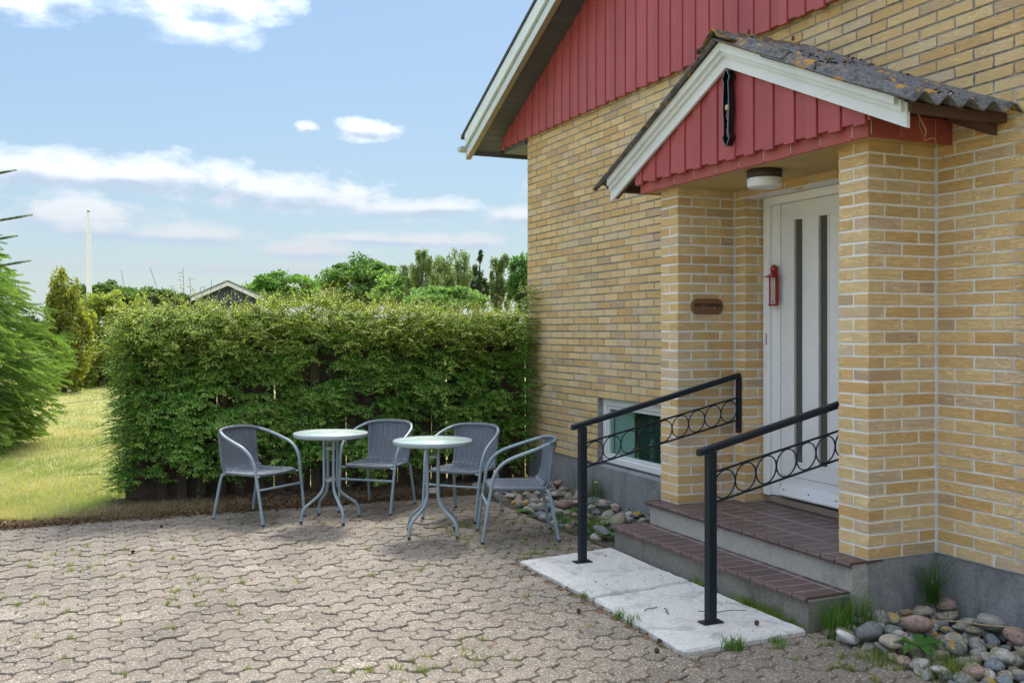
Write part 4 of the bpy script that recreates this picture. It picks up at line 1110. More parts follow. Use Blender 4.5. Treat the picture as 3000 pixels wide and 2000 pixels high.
def stones(x0f,x1,y0,y1,rmin,rmax,count,side,group,seed,heap=.03):
    r=np.random.default_rng(seed); P=[]
    for layer in (0,1):
        tries=0; got=0
        while tries<6000 and got<(count if layer==0 else count//5):
            tries+=1
            y=r.uniform(y0,y1); xa=x0f(y); x=r.uniform(xa,x1-.03); rad=r.uniform(rmin,rmax)*(.80 if r.random()<.6 else 1.2)
            if x-rad*.9<xa-.03: continue
            if any(pl==layer and (px-x)**2+(py-y)**2<((pr+rad)*.84)**2 for (px,py,pr,pl) in P): continue
            P.append((x,y,rad,layer)); got+=1
    for (x,y,rad,layer) in P:
        fx=(x-x0f(y))/(x1-x0f(y)); z=rad*.26+heap*fx+layer*rad*.75
        sx,sy,sz=rad*r.uniform(1.0,1.4),rad*r.uniform(.80,1.05),rad*r.uniform(.48,.74)
        k=int(r.integers(0,8)); nm,tc=TONES[k]; f=r.uniform(1.0,1.4)
        o=link('field_stone',SM[int(r.integers(0,10))],None,(min(x,x1-rad*.75),y,z),(r.normal(0,.22),r.normal(0,.22),r.uniform(0,6.28)),(sx,sy,sz))
        o.color=(tc[0]*f,tc[1]*f,tc[2]*f,0.0 if k==7 or r.random()<.1 else 1.0)
        where='against the plinth' if fx>.66 else 'at the paving edge' if fx<.33 else 'in the middle'
        dd=(y0+y1)/2
        end='nearer half' if y<dd else 'farther half'
        tag(o,'%s %s stone %s, %s of bed %s the steps'%('large' if rad>(rmin+rmax)/2 else 'small',nm,where,end,side),'stone',group)
stones(lambda y:-.80-.02*math.sin(y*5),.0,-1.15,-.02,.037,.066,150,'right of','stones right of the steps',11)
stones(lambda y:-.84,.0,2.10,5.05,.038,.060,150,'left of','stones left of the steps',12,.02)
o=link('white_stone',SM[3],None,(-.80,-.20,.03),(.3,.5,.4),(.085,.055,.028)); 
WST=mat_simple('white_chalk',(.62,.61,.59),.9,.15,30,.004); o.data=SM[3].copy(); o.data.materials[0]=WST; tag(o,'flat broken white stone at the edge of the right pebble bed','stone')
# ------------------------------------------------------------------ paling fence inside the hedge
FENW=m_wood_paint('weathered_paling',(.085,.060,.042),(.16,.12,.085),(.22,.19,.15),.4,'z',.9)
fence=empty('paling_fence',(-1.9,5.56,0),0,'weathered brown paling fence overgrown by the climbing hedge','fence')
FX=1.9
for i in range(48):
    x=-3.80+i*.0885+rng.uniform(-.008,.008)
    if x>.36: break
    h=1.66+rng.uniform(-.03,.03)+(.06 if i%5==2 else 0)
    hw=.045 if i%2==0 else .062; m=MB(); m.cbox(-hw,hw,-.011,.011,(-.02+rng.uniform(0,.04)) if i%2==0 else -.03,h-(0 if i%2==0 else .04),.003); m.build('paling',FENW,fence,loc=(x+FX,(-.02 if i%2==0 else .06)+rng.uniform(-.004,.004),0),rot=(0,rng.normal(0,.008),0))
for z in (.36,1.42): MB().cbox(-3.86+FX,.38+FX,-.006,.046,z-.035,z+.035,.004).build('rail',FENW,fence)
for x in (-3.86,-2.0,-.12): MB().cbox(x+FX-.055,x+FX+.055,.074,.16,-.05,1.70,.006).build('post',FENW,fence)
MB().cbox(-3.93+FX,-3.80+FX,-.06,-.03,.02,1.69,.004).build('post',FENW,fence)

# ------------------------------------------------------------------ leaves
LEAF=m_leaf('small_round_leaf',.42)
def leaf_proto(l=1.0,w=.72):
    # pointed oval, folded a little along the midrib
    V=np.array([(0,0,0),(.32,.5*w,.06),(.72,.40*w,.05),(1.0,0,-.02),(.72,-.40*w,.05),(.32,-.5*w,.06)])*l
    return V, np.array([[0,1,2,3,4,5]])
LV,LF=leaf_proto()
def spray_leaves(pos, yaw, pitch, length, n, size, r, tilt=0):
    """leaf frames along a twig: returns Ms, Ts"""
    t=(np.arange(n)+.5)/n
    side=np.where(np.arange(n)%2==0,1.,-1.)
    dx=t*length; dz=-.25*length*t**2*r.uniform(.2,1.4)+math.tan(pitch)*dx; dy=.12*length*r.normal()*t**2
    c,s=math.cos(yaw),math.sin(yaw)
    T=np.stack([pos[0]+c*dx-s*dy,pos[1]+s*dx+c*dy,pos[2]+dz],-1)
    la=yaw+side*r.uniform(.7,1.25,n); sz=size*(1-.45*t)*r.uniform(.75,1.2,n)
    M=rotz(la)@roty(r.normal(.20,.28,n))@rotx(r.normal(0,.35,n))*sz[:,None,None]
    if tilt: M=rotx(r.normal(tilt,.25,n))@M
    return M,T,t
def hedge_mass():
    r=np.random.default_rng(21); Ms=[];Ts=[];Cs=[]; tw=[]
    def add(pos,yaw,pitch,length,n,size,young,tilt=0):
        M,T,t=spray_leaves(pos,yaw,pitch,length,n,size,r,tilt); Ms.append(M);Ts.append(T)
        g=r.uniform(0,1,n)[:,None]; base=np.array([.075,.265,.040])*(1-g)+np.array([.22,.48,.080])*g
        base=base*r.uniform(.75,1.2)
        yl=np.array([.44,.52,.10]); pk=np.array([.60,.34,.22])
        y=np.clip(young+ .35*t*young+ r.normal(0,.12,n),0,1)[:,None]
        c=base*(1-y)+yl*y; p=(r.random(n)<.10*young+.01)[:,None]; c=np.where(p,c*.5+pk*.5,c)
        Cs.append(c); tw.append((T[0],T[-1]))
    def topz(x): return 1.77+.05*math.sin(x*2.1)+.035*math.sin(x*5.3+1)+.02*math.sin(x*11)
    # front curtain: boughs reaching out of the fence in layered plates of leaf
    def bough(pos,az,L,p,size,young,reach=1.0):
        n=max(4,int(L/.05)); yg=young
        for k in range(n):
            u=(k+.6)/n; q=(pos[0]+math.cos(az)*L*u,pos[1]+math.sin(az)*L*u,pos[2]+math.tan(p)*L*u-.55*L*u*u)
            for sgn in (-1,1):
                ls=(.19*(1-.55*u)+.03)*r.uniform(.6,1.25)*reach
                add(q,az+sgn*r.uniform(.45,1.05),r.normal(-.08,.16),ls,max(3,int(ls/.0165)),size*r.uniform(.85,1.1),yg+.30*u*u,.75)
        tw.append((np.array(pos),np.array(q)))
    for i in range(980):
        x=r.uniform(-3.93,-.04); z=.20+1.50*r.random()**.85
        if z<.40 and r.random()<.55: continue
        hole=math.sin(x*4.7+1.3*math.sin(z*3))*math.sin(z*5.1+1.7*math.sin(x*2.2))
        hole=max(hole,.9*math.sin(x*9.1+z*2+2*math.sin(z*4.3))*math.sin(z*8.3+1.1*math.sin(x*5)))
        if hole>.38 and r.random()<.9 and z<1.5: continue
        bul=.75+.35*math.sin(x*3.3+z*4)*math.sin(x*1.7-z*3.1)
        bough((x,5.50,z),-math.pi/2+r.normal(0,.55),r.uniform(.12,.46)*bul,r.normal(.22,.2),.039,max(0,(z-1.15)/.75)*.55)
    for i in range(900):     # the shaded filling close to the fence
        x=r.uniform(-3.95,.02); z=.12+1.6*r.random(); y=5.52-r.random()*.12; L=r.uniform(.10,.22)
        add((x,y,z),-math.pi/2+r.normal(0,1.0),r.normal(.1,.25),L,int(L/.0145),.034,max(0,(z-1.2)/.75)*.5,.7)
    # the top: shoots standing up and out, yellow and pink when young
    for i in range(2300):
        x=r.uniform(-3.95,-.02); y=r.uniform(5.10,5.85); z=topz(x)-r.uniform(0,.24)-.30*((y-5.45)/.4)**2+.05*math.sin(x*9+y*7)
        yaw=r.uniform(0,6.28); L=r.uniform(.10,.26)
        add((x,y,z),yaw,r.uniform(.1,.9),L,int(L/.0125),.028,r.uniform(.45,1))
    for i in range(330):
        x=r.uniform(-3.95,-.05); y=r.uniform(5.15,5.7); z=topz(x)-.05
        L=r.uniform(.10,.26); add((x,y,z),r.uniform(0,6.28),r.uniform(.8,1.15),L*.5,int(L/.0105),.026,1.0)
    # back and left end
    for i in range(2600):
        x=r.uniform(-4.05,0); z=r.uniform(.02,1.75); y=5.70+r.uniform(0,.22)
        L=r.uniform(.12,.28); add((x,y,z),math.pi/2+r.normal(0,.8),r.normal(.1,.25),L,int(L/.013),.029,max(.2,(z-.9)/.9)*.8)
    for i in range(700):
        z=r.uniform(.12,1.70); y=r.uniform(5.15,5.85); x=-3.80-r.uniform(0,.16)
        L=r.uniform(.08,.22); add((x,y,z),math.pi+r.normal(0,.6),r.normal(-.05,.25),L,int(L/.0125),.029,max(.08,(z-1.1)/.8)*.8)
    for i in range(420):
        z=.05+1.7*r.random(); x=.30-r.uniform(0,.65); y=5.62+r.uniform(0,.25); L=r.uniform(.1,.22); add((x,y,z),math.pi/2+r.normal(0,1.2),r.normal(.1,.3),L,int(L/.0135),.034,.3)
    # tall thin wisps above the left part
    for (x,h,y) in ((-3.42,.40,5.5),(-3.36,.30,5.45),(-3.5,.26,5.5),(-3.25,.22,5.52),(-3.05,.20,5.5),(-2.95,.28,5.55),(-1.6,.16,5.4),(-2.1,.18,5.4)):
        b=np.array([x,y,topz(x)-.05]); w=np.array([r.normal(0,.03),r.normal(0,.03),h])
        tw.append((b,b+w))
        for k in range(int(h/.035)):
            add(tuple(b+w*(k+1)/(h/.035)),r.uniform(0,6.28),.35,.055,4,.019,.9)
    # against the house wall
    for i in range(260):
        z=r.uniform(.2,2.0); x=-.02-r.uniform(0,.12); y=5.32-r.uniform(0,.22)
        L=r.uniform(.10,.24); add((x-.04,y,z),-math.pi*.5+r.uniform(-.4,.5),r.normal(.2,.3),L,int(L/.013),.028,max(0,(z-1.3)/.8)*.7)
    # long arching runners reaching out of the hedge
    for (x,y,z,yaw,L,p) in ((-4.0,5.3,.95,math.pi*.98,.75,.05),(-3.98,5.3,.62,math.pi*1.05,.35,.0),(-4.0,5.4,.42,math.pi*1.0,.34,.02),(-4.0,5.2,.30,math.pi*1.02,.4,.1),(-3.98,5.2,.22,math.pi*1.0,.3,-.05),
                            (-4.0,5.3,1.35,math.pi*1.0,.9,.1),(-4.0,5.3,1.45,math.pi*.97,.8,.12),(-2.6,5.15,.55,-math.pi*.7,.5,.35),(-3.3,5.12,.60,-math.pi*.3,.45,-.15),(-.5,5.1,.42,-.4,.4,-.1)):
        add((x,y,z),yaw,p,L,int(L/.028),.030,.35)
    M=np.concatenate(Ms);T=np.concatenate(Ts);C=np.concatenate(Cs)
    V,F=scatter(LV,LF,M,T); return V,F,np.repeat(C,6,0),tw
hedge=empty('climbing_hedge',(-1.95,5.45,0),0,'tall small-leaved hedge growing over the fence behind the chairs','hedge')
V,F,C,TW_=hedge_mass(); V=V-np.array([-1.95,5.45,0])
fo=link('foliage',fast_mesh('foliage',V,F,LEAF,C),hedge)
def twigs(segs,rad,name,mat,parent,off):
    a=np.array([s[0] for s in segs])-off; b=np.array([s[1] for s in segs])-off; d=b-a
    up=np.array([0,0,1.]); s1=np.cross(d,up); n=np.linalg.norm(s1,axis=1,keepdims=True); s1=np.where(n>1e-5,s1/np.maximum(n,1e-5),np.array([1.,0,0])); s2=np.cross(d,s1); s2/=np.maximum(np.linalg.norm(s2,axis=1,keepdims=True),1e-6)
    P=[]
    for q in (a,b):
        for k in range(3):
            an=2*math.pi*k/3; P.append(q+(s1*math.cos(an)+s2*math.sin(an))*rad)
    V=np.stack(P,1).reshape(-1,3); m=len(a)
    F=np.array([[0,1,4,3],[1,2,5,4],[2,0,3,5]])[None]+(np.arange(m)*6)[:,None,None]
    return link(name,fast_mesh(name,V,F.reshape(-1,4),mat),parent)
TWIG=mat_simple('twig_bark',(.12,.075,.055),.9)
segs=list(TW_)
r_=np.random.default_rng(5)
for i in range(900):      # the tangle of stems inside
    p=np.array([r_.uniform(-3.95,-.02),r_.uniform(5.25,5.75),r_.uniform(.05,1.7)]); q=p+np.array([r_.normal(0,.16),r_.normal(0,.07),r_.normal(.12,.18)]); segs.append((p,q))
for i in range(60):
    x=r_.uniform(-3.9,-.05); p=np.array([x,5.48+r_.normal(0,.05),0]); 
    for k in range(6):
        q=p+np.array([r_.normal(0,.05),r_.normal(0,.03),.28]); segs.append((p,q)); p=q
twigs(segs,.0021,'stems',TWIG,hedge,np.array([-1.95,5.45,0]))

# ------------------------------------------------------------------ grass
GRASS=m_leaf('grass_blade',.35,.6)
def blades(P, h, w, lean, r, colA, colB, name, patch=None):
    """P (n,3) base points -> tapering bent blades of two quads' worth of triangles"""
    n=len(P); a=r.uniform(0,6.28,n); H=h*r.uniform(.5,1.25,n); ln=lean*r.uniform(.2,1.3,n)*H
    d=np.stack([np.cos(a),np.sin(a),np.zeros(n)],-1); s=np.stack([-np.sin(a),np.cos(a),np.zeros(n)],-1)*(w*r.uniform(.7,1.3,n))[:,None]
    mid=P+d*(ln*.35)[:,None]+np.array([0,0,1])*(H*.6)[:,None]; tip=P+d*ln[:,None]+np.array([0,0,1])*H[:,None]
    V=np.stack([P-s,P+s,mid+s*.7,mid-s*.7,tip],1).reshape(-1,3)
    b=(np.arange(n)*5)[:,None]; F=np.concatenate([b+np.array([[0,1,2]]),b+np.array([[0,2,3]]),b+np.array([[3,2,4]])])
    g=r.random(n)
    if patch:          # greener and drier patches of the turf
        x,y=P[:,0],P[:,1]; k=.5+.28*np.sin(x*1.9+1.3*np.sin(y*.9))+.28*np.sin(y*2.3+x*.8+1.7*np.sin(x*1.1))+.15*np.sin(x*6.1-y*4.7)
        g=np.clip(.35*g+.75*k,0,1)
    g=g[:,None]; C=np.repeat(np.array(colA)*(1-g)+np.array(colB)*g,5,0)
    return fast_mesh(name,V,F,GRASS,C)
r=np.random.default_rng(31)
# lawn blades left of the hedge, thinning with distance
Pn=[]
while len(Pn)<90000:
    k=60000; D=r.uniform(0,1,k)**1.7*22+8.0; px=r.uniform(-260,470,k)
    d=fwd[None]+rgt[None]*((px-1500)/2832)[:,None]; X=CAM[0]+D*d[:,0]; Y=CAM[1]+D*d[:,1]
    ok=(Y>4.70+.10*np.sin(X*3)+.05*np.sin(X*11))&~((X>-4.0)&(Y<5.9))
    ok&=~((X>-4.12)&(Y<5.0)); Pn+=list(np.stack([X,Y,np.full(k,-.036)],-1)[ok])
Pn=np.array(Pn[:90000])
lw=link('lawn_grass',blades(Pn,.045,.0032,.8,r,(.22,.31,.075),(.60,.51,.25),'lawn_grass',True)); tag(lw,'short dry grass blades of the lawn beside the hedge','grass',kind='stuff')
# weeds in the joints of the paving: clusters
def tuft_points(cs, spread, per, r):
    P=[]
    for (x,y,s) in cs:
        n=int(per*s); P.append(np.stack([x+r.normal(0,spread*s,n),y+r.normal(0,spread*s,n),np.full(n,-.008)],-1))
    return np.concatenate(P)
cs=[]
for i in range(280):
    if i<70: x,y=r.uniform(-1.75,-.88),r.uniform(2.1,3.4)
    elif i<110: x,y=r.uniform(-1.2,-.8),r.uniform(-1.3,-.08)
    elif i<150: x,y=r.normal(-4.3,.35),r.uniform(1.4,3.6)
    elif i<175: x,y=r.normal(-2.75,.22),r.normal(.35,.12)
    elif i<195: x,y=r.normal(-3.7,.3),r.normal(2.2,.3)
    else: x,y=r.uniform(-5.6,-.9),r.uniform(-.6,4.4)
    if -1.62<x<-.87 and -.03<y<2.0: continue
    # slide to the nearest joint of the lattice
    best=None
    k0=np.array([x,y])-P0; jj=round((k0[0])/PA[0]); ii=round((k0[1]-PA[1]*jj)/PB_[1])
    for dj in (-1,0,1):
        for di in (-1,0,1):
            o=P0+PA*(jj+dj)+PB_*(ii+di)
            for a,b in zip(PAV[:4],PAV[1:5]):
                t=r.random(); q=o+a*(1-t)+b*t; dd=(q[0]-x)**2+(q[1]-y)**2
                if best is None or dd<best[0]: best=(dd,q)
    cs.append((best[1][0],best[1][1],r.uniform(.35,1.0)))
tf=link('joint_weeds',blades(tuft_points(cs,.014,26,r),.032,.0017,.9,r,(.09,.20,.03),(.36,.34,.10),'joint_weeds')); tag(tf,'sparse grass and weeds sprouting from the paving joints','weeds',kind='stuff')
# grass tufts one can tell apart, along slabs, step and plinth
def tuft(x,y,z,n,h,spread,lean,label,w=.0018,ca=(.06,.17,.025),cb=(.14,.26,.04)):
    P=np.stack([r.normal(0,spread,n),r.normal(0,spread,n),np.zeros(n)],-1)
    o=link('grass_tuft',blades(P,h,w,lean,r,ca,cb,'grass_tuft'),None,(x,y,z)); return tag(o,label,'grass tuft','grass tufts by the house')
tuft(-1.35,-.03,.0,160,.06,.028,.9,'bright green grass tuft at the near edge of the concrete slab')
tuft(-1.595,.50,.0,70,.05,.022,.9,'small grass tuft at the left edge of the nearer concrete slab')
tuft(-1.61,.62,.0,60,.055,.02,.9,'grass tuft beside the left edge of the nearer slab, farther back')
tuft(-1.60,1.05,.0,50,.04,.018,.9,'small grass tuft at the slab joint on the left')
tuft(-1.12,-.05,.0,80,.035,.03,.9,'low grass patch at the near right end of the slab')
for (x,y,n,h,l) in ((-.868,.95,150,.055,'grass growing between the slab joint and the step riser'),(-.868,.50,220,.06,'grass strip between slab and lower step, middle'),(-.868,.30,200,.07,'grass strip between slab and lower step, near end'),(-.865,.14,90,.05,'small grass clump at the foot of the lower step corner')):
    P=np.stack([r.normal(0,.008,n),r.normal(0,.055,n),np.zeros(n)],-1); o=link('grass_tuft',blades(P,h,.0017,.7,r,(.10,.20,.03),(.22,.30,.05),'grass_tuft'),None,(x,y,0)); tag(o,l,'grass tuft','grass tufts by the house')
tuft(-.76,-.06,.0,220,.16,.035,.7,'dark green grass clump at the right end of the lower step')
tuft(-.60,-.03,.0,260,.19,.05,.7,'tall green grass growing against the landing plinth',ca=(.05,.15,.02))
tuft(-.14,-.10,.10,190,.26,.018,1.0,'wispy grass tuft in the corner of the plinth',.0012,(.03,.10,.015),(.07,.16,.02))
tuft(-.06,-.95,.08,200,.22,.02,1.0,'wispy grass tuft by the plinth at the right edge',.0012,(.03,.10,.015),(.07,.16,.02))
tuft(-.08,2.42,.02,190,.24,.03,1.0,'dark grass tuft between the plinth and the landing on the left',.0013,(.03,.10,.015),(.08,.16,.025))
tuft(-.10,3.75,.04,200,.24,.06,1.3,'grass leaning against the plinth under the cellar window',.0012,(.04,.10,.02),(.10,.15,.03))
tuft(-.72,2.55,.0,260,.15,.06,.8,'green grass clump between the stones and the far railing post',.0017)
tuft(-.78,2.95,.0,160,.12,.05,.8,'grass clump at the edge of the left pebble bed',.0017)
tuft(-.70,-.75,.0,260,.10,.06,.9,'grass clump among the stones at the bottom right corner',.0017,(.10,.2,.03),(.25,.3,.07))
tuft(-.84,-.45,.0,180,.06,.05,.9,'short grass at the edge of the right pebble bed',.0016,(.10,.2,.03),(.30,.3,.09))
# broad leaved weeds
WEED=m_leaf('weed_leaf',.35)
def weed(x,y,z,n,l,label,name='dandelion_plant',dent=True,up=.45):
    Ms=[];Vs=[];Fs=[];b=0
    for k in range(n):
        a=k*2.4+r.uniform(-.3,.3); L=l*r.uniform(.7,1.15); w=L*(.17 if dent else .24); N=9; V=[]
        for i in range(N):
            t=i/(N-1); ww=w*math.sin(math.pi*min(1,t*1.02+.02))**.8*((.55+.45*(i%2)) if dent else 1); u=L*t; zz=L*up*(t-.9*t*t)+.01
            for sgn in (-1,0,1): V.append((u,sgn*ww,zz+abs(sgn)*ww*.3))
        V=np.array(V)@rotz(np.array([a]))[0].T; Vs.append(V)
        for i in range(N-1):
            for q in (0,1): Fs.append((b+i*3+q,b+i*3+q+1,b+i*3+q+4,b+i*3+q+3))
        b+=len(V)
    V=np.concatenate(Vs); C=np.tile(np.array([[.055,.17,.03]]),(len(V),1))*r.uniform(.8,1.2,(len(V),1))
    o=link(name,fast_mesh(name,V,np.array(Fs),WEED,C),None,(x,y,z)); return tag(o,label,'weed')
weed(-.66,-.50,.05,11,.16,'toothed dandelion rosette among the stones at the lower right')
weed(-.60,3.05,.05,6,.10,'broad-leaved weed among the stones in front of the plinth',dent=False,up=.9,name='plantain_plant')
weed(-.72,2.30,.02,6,.13,'broad-leaved weed beside the far railing post',dent=False,up=.6,name='plantain_plant')
weed(-.86,3.55,.0,6,.10,'small weed at the edge of the left pebble bed behind the side-on chair',dent=False,name='plantain_plant')
# yellow flower
fl=empty('yellow_flower',(-.18,3.55,.02),0,'single yellow dandelion flower by the plinth','flower')
MB().tube(smooth_path([(0,0,0),(.01,.0,.10),(.0,-.01,.20)],4),.002,5).build('stalk',mat_simple('stalk_green',(.10,.2,.05),.7),fl)
m=MB(); YEL=mat_simple('yellow_petal',(.75,.50,.01),.6)
for k in range(18):
    a=k*2*math.pi/18; m.add([(0,-.01,.2),(.018*math.cos(a-.15),-.01+.018*math.sin(a-.15),.205),(.022*math.cos(a),-.01+.022*math.sin(a),.204),(.018*math.cos(a+.15),-.01+.018*math.sin(a+.15),.205)],[(0,1,2,3)])
m.build('petals',YEL,fl)

# ------------------------------------------------------------------ litter: dry leaves, straw, cones, twigs
LIT=m_leaf('dry_litter',.1,.9)
def litter(cs,name,label,size,r,colA,colB,zs=.02):
    P=np.array(cs); n=len(P); M=rotz(r.uniform(0,6.28,n))@roty(r.normal(0,.5,n))@rotx(r.normal(0,.6,n))*(size*r.uniform(.4,1.4,n))[:,None,None]
    V,F=scatter(LV*np.array([1,.55,1]),LF,M,P+np.array([0,0,1])*r.uniform(0,zs,n)[:,None]); g=r.random(n)[:,None]; C=np.repeat(np.array(colA)*(1-g)+np.array(colB)*g,6,0)
    o=link(name,fast_mesh(name,V,F,LIT,C)); return tag(o,label,'litter',kind='stuff')
cs=[]
for i in range(17000):
    x=r.uniform(-6.6,-.75); t=r.random()**1.6; y=4.60-.12*math.sin(x*2.3)**2*0+ (r.normal(0,.06) if x<-4.1 else r.uniform(-.05,.85)*t+r.normal(0,.05))
    if x<-4.1: y=4.66+r.normal(0,.07)
    cs.append((x,y,-.004))
litter(cs,'leaf_litter','brown leaf litter and moss along the foot of the hedge',.026,r,(.05,.03,.016),(.22,.14,.075),.025)
cs=[(r.normal(-3.75,.38),r.normal(4.86,.16),.0) for i in range(4200)]
P=np.array(cs); st=link('straw_heap',blades(P,.06,.0012,3.0,r,(.16,.11,.06),(.36,.27,.16),'straw_heap')); tag(st,'small heap of dry straw at the left end of the hedge','straw',kind='stuff')
cs=[(r.uniform(-4.9,-.95),4.6-abs(r.normal(0,.55)),.001) for i in range(420)]+[(r.uniform(-.8,-.1),r.uniform(-1.2,-.1),.05+.06*r.random()) for i in range(130)]+[(-1.63+r.normal(0,.02),r.uniform(0,1.9),.002) for i in range(330)]+[(r.uniform(-1.62,-.9),r.uniform(0,1.95),.026) for i in range(55)]
litter(cs,'scattered_debris','scattered dry crumbs of moss and leaf on the paving',.016,r,(.05,.032,.018),(.24,.16,.09),.008)
cs=[(r.uniform(-5.2,-.95),r.uniform(-.4,4.3),.001) for i in range(170)]
litter(cs,'pale_crumbs','pale crumbs and shell chips scattered over the paving',.012,r,(.45,.43,.40),(.62,.6,.57),.004)
CONE=mat_simple('cone_brown',(.075,.035,.018),.85,.5,120,.004)
for (x,y,l) in ((-1.78,.78,'brown larch cone lying on the paving left of the nearer slab'),(-1.66,.17,'dark cone lying by the near left corner of the slab'),(-1.74,.05,'small dark cone on the paving before the slab'),(-3.72,4.12,'brown cone on the paving near the left chair'),(-3.95,3.3,'dark cone on the paving in front of the left chair'),(-1.08,.16,'small brown cone lying on the slab near the nearer post')):
    m=MB()
    for k in range(7):
        z=k/6; m.lathe([(.0,0),(.013*math.sin(math.pi*(z*.8+.12)),.003),(.011*math.sin(math.pi*(z*.8+.12)),.008)],9,(0,0,z*.026),cap0=False,cap1=False)
    o=m.build('larch_cone',CONE,None,loc=(x,y,.012 if x<-1.63 else .036),rot=(R(85),R(10),r.uniform(0,6))); tag(o,l,'cone')
for (x,y,a,l) in ((-1.42,.62,.3,'short curved twig lying on the nearer slab'),(-1.36,.55,1.2,'thin straight twig lying on the nearer slab')):
    o=MB().tube(smooth_path([(-.05,0,0),(-.015,.008,.003),(.02,-.004,.002),(.055,.006,.0)],4),.0028,6).build('twig',TWIG,None,loc=(x,y,.029),rot=(0,0,a)); tag(o,l,'twig')
CRK=mat_simple('crack_dark',(.05,.045,.04),1)
o=MB().tube(smooth_path([(-1.20,.50,.0225),(-1.15,.47,.0225),(-1.12,.44,.0225),(-1.02,.44,.0225),(-.95,.40,.0225)],4),.0035,5).build('slab_crack',CRK,SLAB1)
# the loose root lying over the stones
o=MB().tube(smooth_path([(-.52,-.42,.14),(-.42,-.50,.15),(-.34,-.60,.15),(-.30,-.75,.17),(-.33,-.88,.16)],6),.003,6).build('dry_root',mat_simple('dry_root',(.36,.26,.15),.9)); tag(o,'thin pale dry root lying over the right-hand stones','root')

# ------------------------------------------------------------------ spruce on the left
SPR=m_leaf('spruce_needles',.30,.55)
def spruce():
    r=np.random.default_rng(77); c=np.array(place(-300,972,12.6)); c[2]=0
    t=empty('spruce_tree',tuple(c),0,'bushy green spruce cut by the left edge of the picture','tree')
    MB().tube([(0,0,-.05),(.02,.0,2.2),(0,0,4.7)],[.11,.07,.012],10).build('trunk',mat_simple('spruce_bark',(.11,.075,.055),.95,.4,30,.01),t)
    # a shoot: core spindle with needles all round
    nn=40; V=[];F=[]
    for k in range(nn):
        u=.05+.95*k/nn; a=k*2.399; d=np.array([.45,math.cos(a),math.sin(a)]); d/=np.linalg.norm(d); p=np.array([u,0,0]); q=p+d*.14*(1-.35*u); s=np.array([.03,-math.sin(a)*.045,math.cos(a)*.045])
        V+= [p-s,p+s,q]; F.append((3*k,3*k+1,3*k+2))
    V=np.array(V); F=np.array(F); Ms=[];Ts=[];Cs=[]; br=[]
    def prof(z):       # outline radius of the crown
        return 1.45+.42*min(1,z/1.1) if z<1.15 else max(.12,1.87-(z-1.15)*.56)
    for layer,(num,f) in enumerate(((2600,.72),(4200,.86),(5600,1.0))):
        for i in range(num):
            z=.06+4.1*r.random()**1.25; az=r.uniform(0,6.28)
            lump=1+.10*math.sin(az*7+z*5)+.07*math.sin(az*13-z*9)+r.normal(0,.035)
            rad=prof(z)*f*lump; d=r.normal(.34,.22)
            a2=az+r.normal(0,.45); p=np.array([math.cos(az)*rad,math.sin(az)*rad,z])
            sz=r.uniform(.16,.29)
            Ms.append(rotz(np.array([a2]))[0]@roty(np.array([d]))[0]*sz); Ts.append(p-np.array([math.cos(a2),math.sin(a2),-.3])*sz*.5)
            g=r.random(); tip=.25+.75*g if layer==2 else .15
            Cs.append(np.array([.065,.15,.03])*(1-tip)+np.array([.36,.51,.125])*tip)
    for i in range(150):
        z=.2+3.9*r.random(); az=r.uniform(0,6.28); rad=prof(z)*.9; br.append((np.array([0,0,z+.15]),np.array([math.cos(az)*rad,math.sin(az)*rad,z])))
    # two thin leaders of upper boughs reaching into view
    for (px,py) in ((65,636),(18,505),(22,697),(60,770)):
        tip=np.array(place(px,py,12.4))-c; a=np.array([0,0,tip[2]-.25]); az=math.atan2(tip[1],tip[0])
        for k in range(14):
            u=.25+.75*(k+1)/14; p=a+(tip-a)*u; br.append((a+(tip-a)*max(0,u-.06),p)); Ms.append(rotz(np.array([az]))[0]@roty(np.array([-.12]))[0]*.24); Ts.append(p-np.array([math.cos(az),math.sin(az),0])*.1); Cs.append(np.array([.14,.24,.08]))
    VV,FF=scatter(V,F,np.array(Ms),np.array(Ts)); C=np.repeat(np.array(Cs),len(V),0)
    link('crown',fast_mesh('crown',VV,FF,SPR,C),t); twigs(br,.008,'boughs',TWIG,t,np.zeros(3))
spruce()

